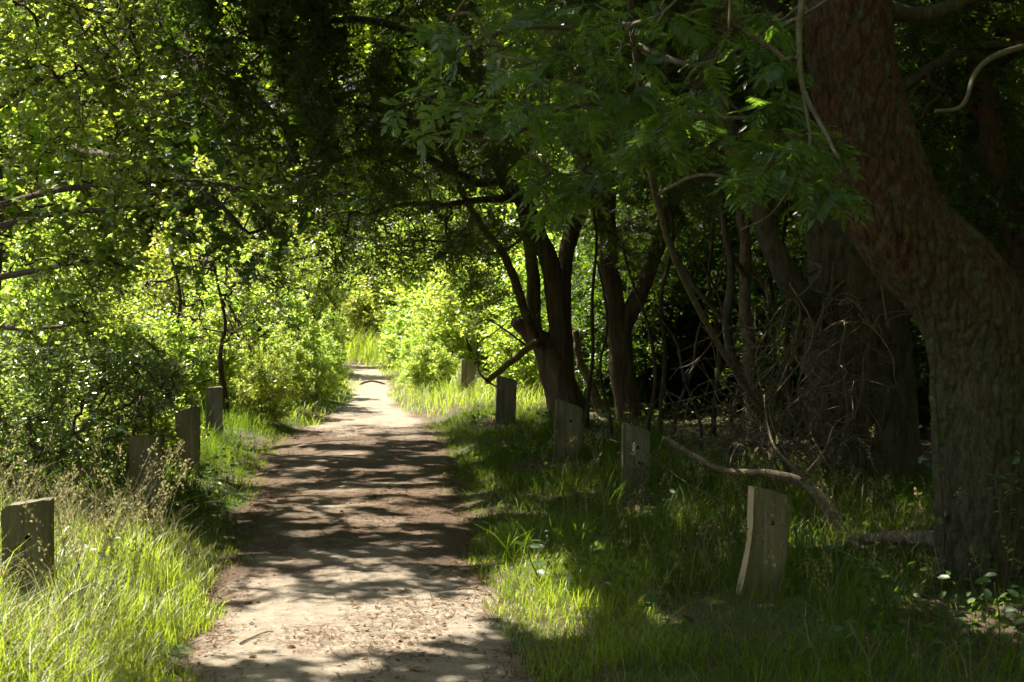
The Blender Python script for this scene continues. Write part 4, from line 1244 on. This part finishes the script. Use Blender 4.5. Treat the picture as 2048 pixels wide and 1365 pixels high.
# ------------------------------------------------------------------ fallen wood
fb = P(1690, 1072, 8.6)
f1 = thing('fallen_branch', (fb[0], fb[1], 0), 'long bare fallen branch with a forked side twig lying behind the splintered post', 'branch')
limb(f1, 'stem', [P(1326, 874, 9.4), P(1440, 938, 9.1), P(1540, 948, 8.9), P(1610, 968, 8.8), P(1650, 1010, 8.7), P(1690, 1070, 8.6), P(1740, 1110, 8.5)], .016, .05, M['dead_wood'], 9, 50, .35, 3)
f1 = limb.last
limb(f1, 'side_twig', [P(1462, 940, 9.1), P(1466, 915, 9.0), P(1478, 890, 8.9)], .014, .008, M['dead_wood'], 6, 10, .3, 4)
limb(f1, 'side_twig', [P(1640, 985, 8.75), P(1560, 910, 8.8), P(1535, 850, 8.9), P(1528, 790, 9)], .013, .004, M['dead_wood'], 6, 22, .3, 5)
limb(f1, 'side_twig', [P(1600, 962, 8.8), P(1650, 900, 8.6), P(1670, 850, 8.6), P(1705, 825, 8.6)], .009, .003, M['dead_wood'], 6, 22, .3, 6)
f2b = P(1790, 1085, 8.0)
f2 = thing('fallen_branch', (f2b[0], f2b[1], 0), 'short reddish fallen bough resting against the base of the bent conifer', 'branch')
limb(f2, 'stem', [P(1555, 1110, 8.3), P(1640, 1103, 8.2), P(1720, 1082, 8.1), P(1800, 1074, 7.9), P(1890, 1080, 7.6)], .014, .05, M['dead_wood'], 10, 36, .4, 8)
f3 = thing('fallen_log', G(1215, 800), 'pale dead log leaning behind the stained post and the arching yew', 'log')
limb(f3, 'stem', [P(1230, 838, 19.0), P(1200, 770, 19.2), P(1165, 700, 19.4), P(1140, 650, 19.6)], .09, .06, M['dead_wood'], 10, 20, .4, 9)
# root looping over the far path
rt = thing('tree_root', G(745, 768), 'dark exposed root humped across the far end of the path', 'root')
limb(rt, 'stem', [P(718, 771, 26.9), P(728, 766, 26.9), P(745, 763, 26.9), P(762, 766, 26.9), P(775, 771, 26.9)], .02, .016, M['bark_twig'], 8, 24, .3, 2)
# loose twigs, leaves and stone chips on the path
for k, (x0, y0, x1, y1) in enumerate([(480, 1290, 545, 1266), (915, 1178, 972, 1184), (860, 1150, 905, 1133), (585, 1012, 612, 1018)]):
    a_, b_ = G(x0, y0), G(x1, y1)
    m_ = (a_ + b_) / 2 + np.array([0, .04, .004])
    w = Acc()
    p = catmull([a_, m_, b_], 10)
    p[:, 2] = path_z(p[:, 0], p[:, 1]) + .007
    tube(w, p, np.linspace(.005, .0025, 10), 6, .5, .3, k)
    tag(link('fallen_twig', w.mesh('fallen_twig'), M['dead_wood']), 'dry brown twig lying on the sandy path', 'twig', 'twigs on the path')
dl = []
for v in range(5):
    a = Acc()
    V = L_OVAL[0].copy()
    V[:, 2] += (V[:, 0] ** 2) * 1.8 + .12 * np.sin(V[:, 1] * 3 + v)
    V[:, 2] -= V[:, 2].min()
    a.add(V, L_OVAL[1], None, (v + .5) / 5)
    me = a.mesh('fallen_leaf')
    me.materials.append(M['dead_leaf'])
    dl.append(me)
def fallen(x, y, s, v):
    o = bpy.data.objects.new('fallen_leaf', dl[v])
    COL.objects.link(o)
    o.location = (x, y, float(path_z(np.array(x), np.array(y))) + .003)
    o.rotation_euler = (rng.uniform(-.2, .2), rng.uniform(-.2, .2), rng.rand() * 6.28)
    o.scale = (s, s, s)
    return o
q = G(815, 1340)
tag(fallen(q[0], q[1], .085, 4), 'curled yellow-brown leaf, largest of those fallen on the path', 'leaf')
for k in range(90):
    y = rng.uniform(5.6, 13)
    l, r = edges(y)
    x = rng.uniform(l, r)
    tag(fallen(x, y, rng.uniform(.025, .05), rng.randint(5)), 'small dry leaf lying on the sandy path', 'leaf', 'dry leaves scattered on the path')

# needle and chip litter
acc = Acc()
n = 26000
yy = 5 + 13 * rng.rand(n) ** 1.3
l, r = edges(yy)
u = rng.rand(n)
u = np.where(rng.rand(n) < .55, np.where(rng.rand(n) < .5, u ** 2.5 * .5, 1 - u ** 2.5 * .5), u)
xx = l - .12 + (r - l + .24) * u
k = fbm(np.c_[xx * 1.6, yy * 1.6, yy * 0], 3, 12) > np.where(np.abs(u - .5) > .33, .36, .52)
xx, yy = xx[k], yy[k]
pos = np.c_[xx, yy, path_z(xx, yy) + .004]
put(acc, (np.array([(-.03, 0, 0), (.03, 0, 0), (.02, 1, .06), (-.02, 1, .06)], float), np.array([(0, 1, 2), (0, 2, 3)])), pos, np.c_[rng.randn(len(pos), 2), rng.randn(len(pos)) * .1],
    np.array([0, 0, 1.]) + rng.randn(len(pos), 3) * .2, rng.uniform(.03, .085, len(pos)), rng.rand(len(pos)))
m = 5000
k = rng.randint(0, len(pos), m)
put(acc, L_DIAMOND, pos[k] + np.c_[rng.randn(m, 2) * .1, np.zeros(m) + .002], np.c_[rng.randn(m, 2), rng.randn(m) * .1], np.array([0, 0, 1.]) + rng.randn(m, 3) * .3, rng.uniform(.012, .035, m), rng.rand(m))
tag(link('path_litter', acc.mesh('path_litter'), M['needle']), 'brown needles and crumbs of bark strewn along the path', 'litter', kind='stuff')
# litter under the trees at right
acc = Acc()
n = 8500
xx, yy = rng.uniform(1.2, 7, n), rng.uniform(8, 22, n)
pos = np.c_[xx, yy, ground_z(xx, yy) + .01]
put(acc, L_DIAMOND, pos, np.c_[rng.randn(n, 2), rng.randn(n) * .2], np.array([0, 0, 1.]) + rng.randn(n, 3) * .4, rng.uniform(.03, .06, n), rng.rand(n))
tag(link('leaf_litter', acc.mesh('leaf_litter'), M['dead_leaf']), 'dry brown leaves covering the floor below the shaded trunks', 'litter', kind='stuff')

# ------------------------------------------------------------------ grass
def blades(acc, x, y, h, w, lean, tint, seg=3, z0=None):
    n = len(x)
    z = (ground_z(x, y) if z0 is None else z0) - .02
    a = rng.rand(n) * 2 * math.pi
    dx, dy = np.cos(a), np.sin(a)
    fx, fy = -dy, dx
    b = rng.rand(n) * math.pi
    fx, fy = np.cos(a + 1.57 + (b - 1.57) * .4), np.sin(a + 1.57 + (b - 1.57) * .4)
    V = []
    for k in range(seg + 1):
        t = k / seg
        bend = lean * t ** 1.8
        cx, cy2, cz = x + dx * h * bend, y + dy * h * bend, z + h * t * (1 - .32 * lean * t * t)
        ww = w * (1 - t) ** .6 * .5 if k < seg else 0
        if k < seg:
            V.append(np.stack([cx - fx * ww, cy2 - fy * ww, cz], -1))
            V.append(np.stack([cx + fx * ww, cy2 + fy * ww, cz], -1))
        else:
            V.append(np.stack([cx, cy2, cz], -1))
    V = np.stack(V, 1)
    kk = V.shape[1]
    Q = np.array([(2 * k, 2 * k + 1, 2 * k + 3, 2 * k + 2) for k in range(seg - 1)]).reshape(-1, 4)
    T = np.array([(2 * seg - 2, 2 * seg - 1, 2 * seg)])
    o = (np.arange(n) * kk)[:, None, None]
    acc.add(V.reshape(-1, 3), (o + T[None]).reshape(-1, 3), (o + Q[None]).reshape(-1, 4), np.repeat(tint, kk))

def scatter(n, x0, x1, y0, y1, dens, clump=2.2, thr=.4, seed=0, rim=0.0):
    x, y = rng.uniform(x0, x1, n), rng.uniform(y0, y1, n)
    d = off_path(x, y)
    wob = (fbm(np.c_[x * 2.2, y * 2.2, x * 0], 3, 21) - .5) * .5
    k = (d + wob > rim) & (fbm(np.c_[x * clump, y * clump, x * 0], 2, seed) > thr * (1 - dens))
    return x[k], y[k], d[k]

TRODDEN = [(2.8, 6.2, .8, .7), (1.65, 6.5, .5, .85), (1.65, 10.1, .4, .9), (1.5, 12.5, .4, .9), (1.3, 16.6, .4, 1.), (-1.65, 6.4, .2, .4)]
def field(acc, n, x0, x1, y0, y1, h0, h1, w, lean, dens=.5, thr=.8, seed=0, rim=.0, edge=.5, seg=3, low=.3):
    x, y, d = scatter(n, x0, x1, y0, y1, dens, 2.2, thr, seed, rim)
    g = np.clip(low + (1 - low) * d / edge, low, 1)
    h = rng.uniform(h0, h1, len(x)) * g * (.6 + .8 * fbm(np.c_[x * 1.5, y * 1.5, x * 0], 2, seed + 4))
    for fx_, fy_, rx_, ry_ in TRODDEN:                # worn low in front of the posts
        q_ = np.clip(((x - fx_) / rx_) ** 2 + ((y - fy_) / ry_) ** 2, 0, 1)
        h = h * (.38 + .62 * q_ ** 2)
    blades(acc, x, y, h, w * (.6 + .8 * rng.rand(len(x))), lean * (.3 + rng.rand(len(x))), np.clip(rng.rand(len(x)) * .7 + .3 * fbm(np.c_[x, y, x * 0], 2, 9) + .0, 0, 1), seg)

ga = Acc()   # sunlit bank on the left and lit right edge, in the brighter blade copy
field(ga, 7000, .5, 1.35, 5.8, 9.6, .08, .24, .005, .7, .9, .4, 16, -.08, .5, 3, .4)
field(ga, 20000, -3.2, -.7, 4.6, 8.2, .24, .58, .0048, .75, .5, .7, 1, .0, .55)
field(ga, 12000, -3.2, -.7, 4.6, 9.4, .08, .22, .005, .6, .8, .6, 2, -.04, .3, 3, .5)
tag(link('long_grass', ga.mesh('long_grass'), M['grass']), 'sun-toned grass of the left bank and along the right edge of the near path', 'grass', kind='stuff')
ga = Acc()   # left verge past the bank
field(ga, 16000, -3.0, -.7, 9.2, 18.5, .12, .34, .006, .7, .5, .7, 3, .0, .4)
field(ga, 9000, -8.0, -1.8, 9, 20, .2, .5, .008, .6, .4, .8, 4, .3, .4)
field(ga, 14000, -2.2, -.7, 8.5, 19.0, .05, .13, .005, .6, .9, .5, 13, -.13, .4, 2, .6)
tag(link('verge_grass', ga.mesh('verge_grass'), M['shade_grass']), 'shade-toned short grass along the left verge', 'grass', kind='stuff')
ga = Acc()   # right verge
field(ga, 28000, .5, 4.6, 5.0, 12.5, .09, .27, .006, .8, .7, .6, 5, .0, .8, 3, .3)
field(ga, 16000, .5, 3.0, 12, 19, .10, .28, .006, .7, .4, .8, 6, .0, .6)
field(ga, 20000, .45, 1.9, 5.0, 18.5, .05, .13, .005, .6, .9, .5, 12, -.13, .4, 2, .6)
tag(link('verge_grass', ga.mesh('verge_grass'), M['shade_grass']), 'shade-toned grass below the right row of posts', 'grass', kind='stuff')
ga = Acc()   # far bright grass
field(ga, 15000, -3.4, 0, 18.3, 36, .2, .62, .009, .8, .6, .7, 7, -.06, .7, 2, .35)
field(ga, 13000, .0, 3.2, 18.8, 37, .16, .5, .009, .8, .6, .7, 8, -.06, .8, 2, .35)
field(ga, 10000, -6, 4, 34.3, 42, .4, .9, .016, .6, .8, .5, 9, -.1, .4, 2)
field(ga, 9000, -11, -2.8, 18, 40, .2, .5, .016, .6, .7, .5, 10, .2, .4, 2)
field(ga, 5000, 2.5, 14, 18, 40, .2, .5, .016, .6, .6, .5, 11, .2, .4, 2)
tag(link('tall_grass', ga.mesh('tall_grass'), M['far_grass']), 'tall bright grass crowding the far end of the path', 'grass', kind='stuff')

ga = Acc()
field(ga, 1300, .7, 3.6, 5.2, 12, .15, .42, .005, 1.0, .5, .7, 14, .1, .5)
field(ga, 2600, -3.0, -1.0, 4.8, 9, .25, .6, .004, 1.0, .5, .7, 15, .1, .5)
tag(link('dry_grass', ga.mesh('dry_grass'), M['seed']), 'straw-coloured dead blades mixed through the grass of both verges', 'grass', kind='stuff')
ga = Acc()
for tx, ty in [G(1600, 1190)[:2], G(1320, 1010)[:2], G(1190, 950)[:2], G(1150, 1130)[:2], G(1050, 1130)[:2], G(1330, 1180)[:2], G(1700, 1300)[:2], G(1380, 1100)[:2], G(1190, 1060)[:2], G(1620, 1160)[:2]]:
    n_ = 90
    blades(ga, tx + rng.randn(n_) * .09, ty + rng.randn(n_) * .09, rng.uniform(.18, .48, n_), rng.uniform(.004, .009, n_), rng.uniform(.3, 1.1, n_), rng.rand(n_), 4)
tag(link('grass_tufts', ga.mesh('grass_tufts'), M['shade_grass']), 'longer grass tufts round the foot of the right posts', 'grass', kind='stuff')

# flowering stalks
def panicle(acc, x, y, h, lean, tint, n=34, spread=.03, ln=.16):
    z = float(ground_z(np.array([x]), np.array([y]))[0])
    a = rng.rand() * 6.28
    d = np.array([math.cos(a), math.sin(a), 0]) * lean
    ts = np.linspace(0, 1, 6)
    sp = np.array([np.array([x, y, z]) + d * h * t ** 2 + np.array([0, 0, h * t]) for t in ts])
    prisms(acc, sp[:-1], sp[1:], .0014, .0011, .3)
    tip = sp[-1]
    dv = nz(sp[-1] - sp[-2])
    t = rng.rand(n)
    q = tip - dv * (ln * (1 - t))[:, None] + rng.randn(n, 3) * (spread * (1.1 - t))[:, None]
    put(acc, L_DIAMOND, q, dv + rng.randn(n, 3) * .5, rng.randn(n, 3), rng.uniform(.010, .018, n), np.clip(tint + rng.randn(n) * .2, 0, 1))
sa = Acc()
for k in range(330):
    x, y = rng.uniform(-3.0, -1.1), rng.uniform(4.4, 7.7)
    low_ = y < 6.9 and proj((x, y, .5))[0] < 130
    panicle(sa, x, y, rng.uniform(.2, .36) if low_ else rng.uniform(.45, .85), rng.uniform(.1, .5), .6)
for k in range(60):
    x, y = rng.uniform(-3.0, -1.2), rng.uniform(19, 30)
    panicle(sa, x, y, rng.uniform(.9, 1.5), rng.uniform(.1, .5), .7, 40, .05, .3)
tag(link('flowering_grass', sa.mesh('flowering_grass'), M['seed']), 'pale flowering grass heads nodding over the left bank', 'grass', kind='stuff')
sa = Acc()
for k in range(190):
    x, y = rng.uniform(.95, 3.4), rng.uniform(5.2, 12)
    panicle(sa, x, y, rng.uniform(.35, .65), rng.uniform(.1, .4), .35, 26, .018, .1)
tag(link('flowering_grass', sa.mesh('flowering_grass'), M['seed']), 'dull flowering grass heads standing in the shaded right verge', 'grass', kind='stuff')

# low broad-leaved cover
ca = Acc()
def cover(n, x0, x1, y0, y1, hmax, size, rim):
    x, y, d = scatter(n, x0, x1, y0, y1, .3, 1.6, .85, 31, rim)
    z = ground_z(x, y) + rng.rand(len(x)) ** 1.4 * hmax
    put(ca, L_OVAL, np.c_[x, y, z], rng.randn(len(x), 3) * np.array([1, 1, .3]), np.array([0, 0, 1.]) + rng.randn(len(x), 3) * .4, size * (.5 + rng.rand(len(x))), rng.rand(len(x)))
cover(9000, .9, 3.4, 9, 20, .22, .055, .25)
cover(6000, -2.6, -1.0, 9.5, 19, .25, .05, .15)
cover(5000, 3, 8, 9, 22, .25, .06, .4)
cover(3500, .9, 3.6, 5.6, 9, .2, .05, .3)
cover(1500, -3.0, -1.3, 5.0, 8.5, .25, .05, .3)
tag(link('ground_cover', ca.mesh('ground_cover'), M['cover']), 'low nettles and ground ivy spreading through both verges', 'ground cover', kind='stuff')

def sprig(px, py, n, size, h, label, mat='cover'):
    b = G(px, py)
    b[2] = float(ground_z(b[0:1], b[1:2])[0])
    root = thing('bramble_sprig', b, label, 'plant')
    w = Acc()
    pos, dd = [], []
    for k in range(3):
        e = b + np.array([rng.uniform(-.1, .1), rng.uniform(-.1, .1), h * rng.uniform(.7, 1.1)])
        p = catmull([b, (b + e) / 2 + rng.randn(3) * .03, e], 10)
        tube(w, p, np.linspace(.004, .002, 10), 5)
        for j in range(n):
            i0 = rng.randint(3, 10)
            q = nz(rng.randn(3) * np.array([1, 1, .4]))
            pos.append(p[i0] + q * .012)
            dd.append(q)
    part('stem', w, M['bark_twig'], root)
    leaf_objects(root, 'leaf', L_OVAL, M[mat], pos, dd, [np.array([0, -.4, 1.]) + rng.randn(3) * .3 for _ in pos], [size * rng.uniform(.7, 1.2) for _ in pos], 3)
sprig(1085, 1185, 4, .085, .22, 'broad-leaved bramble sprig at the edge of the right verge')
sprig(1990, 1400, 7, .06, .35, 'pale leafy sprig in the dark grass below the wire', 'elder')
sprig(2010, 1260, 9, .045, .75, 'tall leafy sprig at the foot of the bent conifer', 'elder')
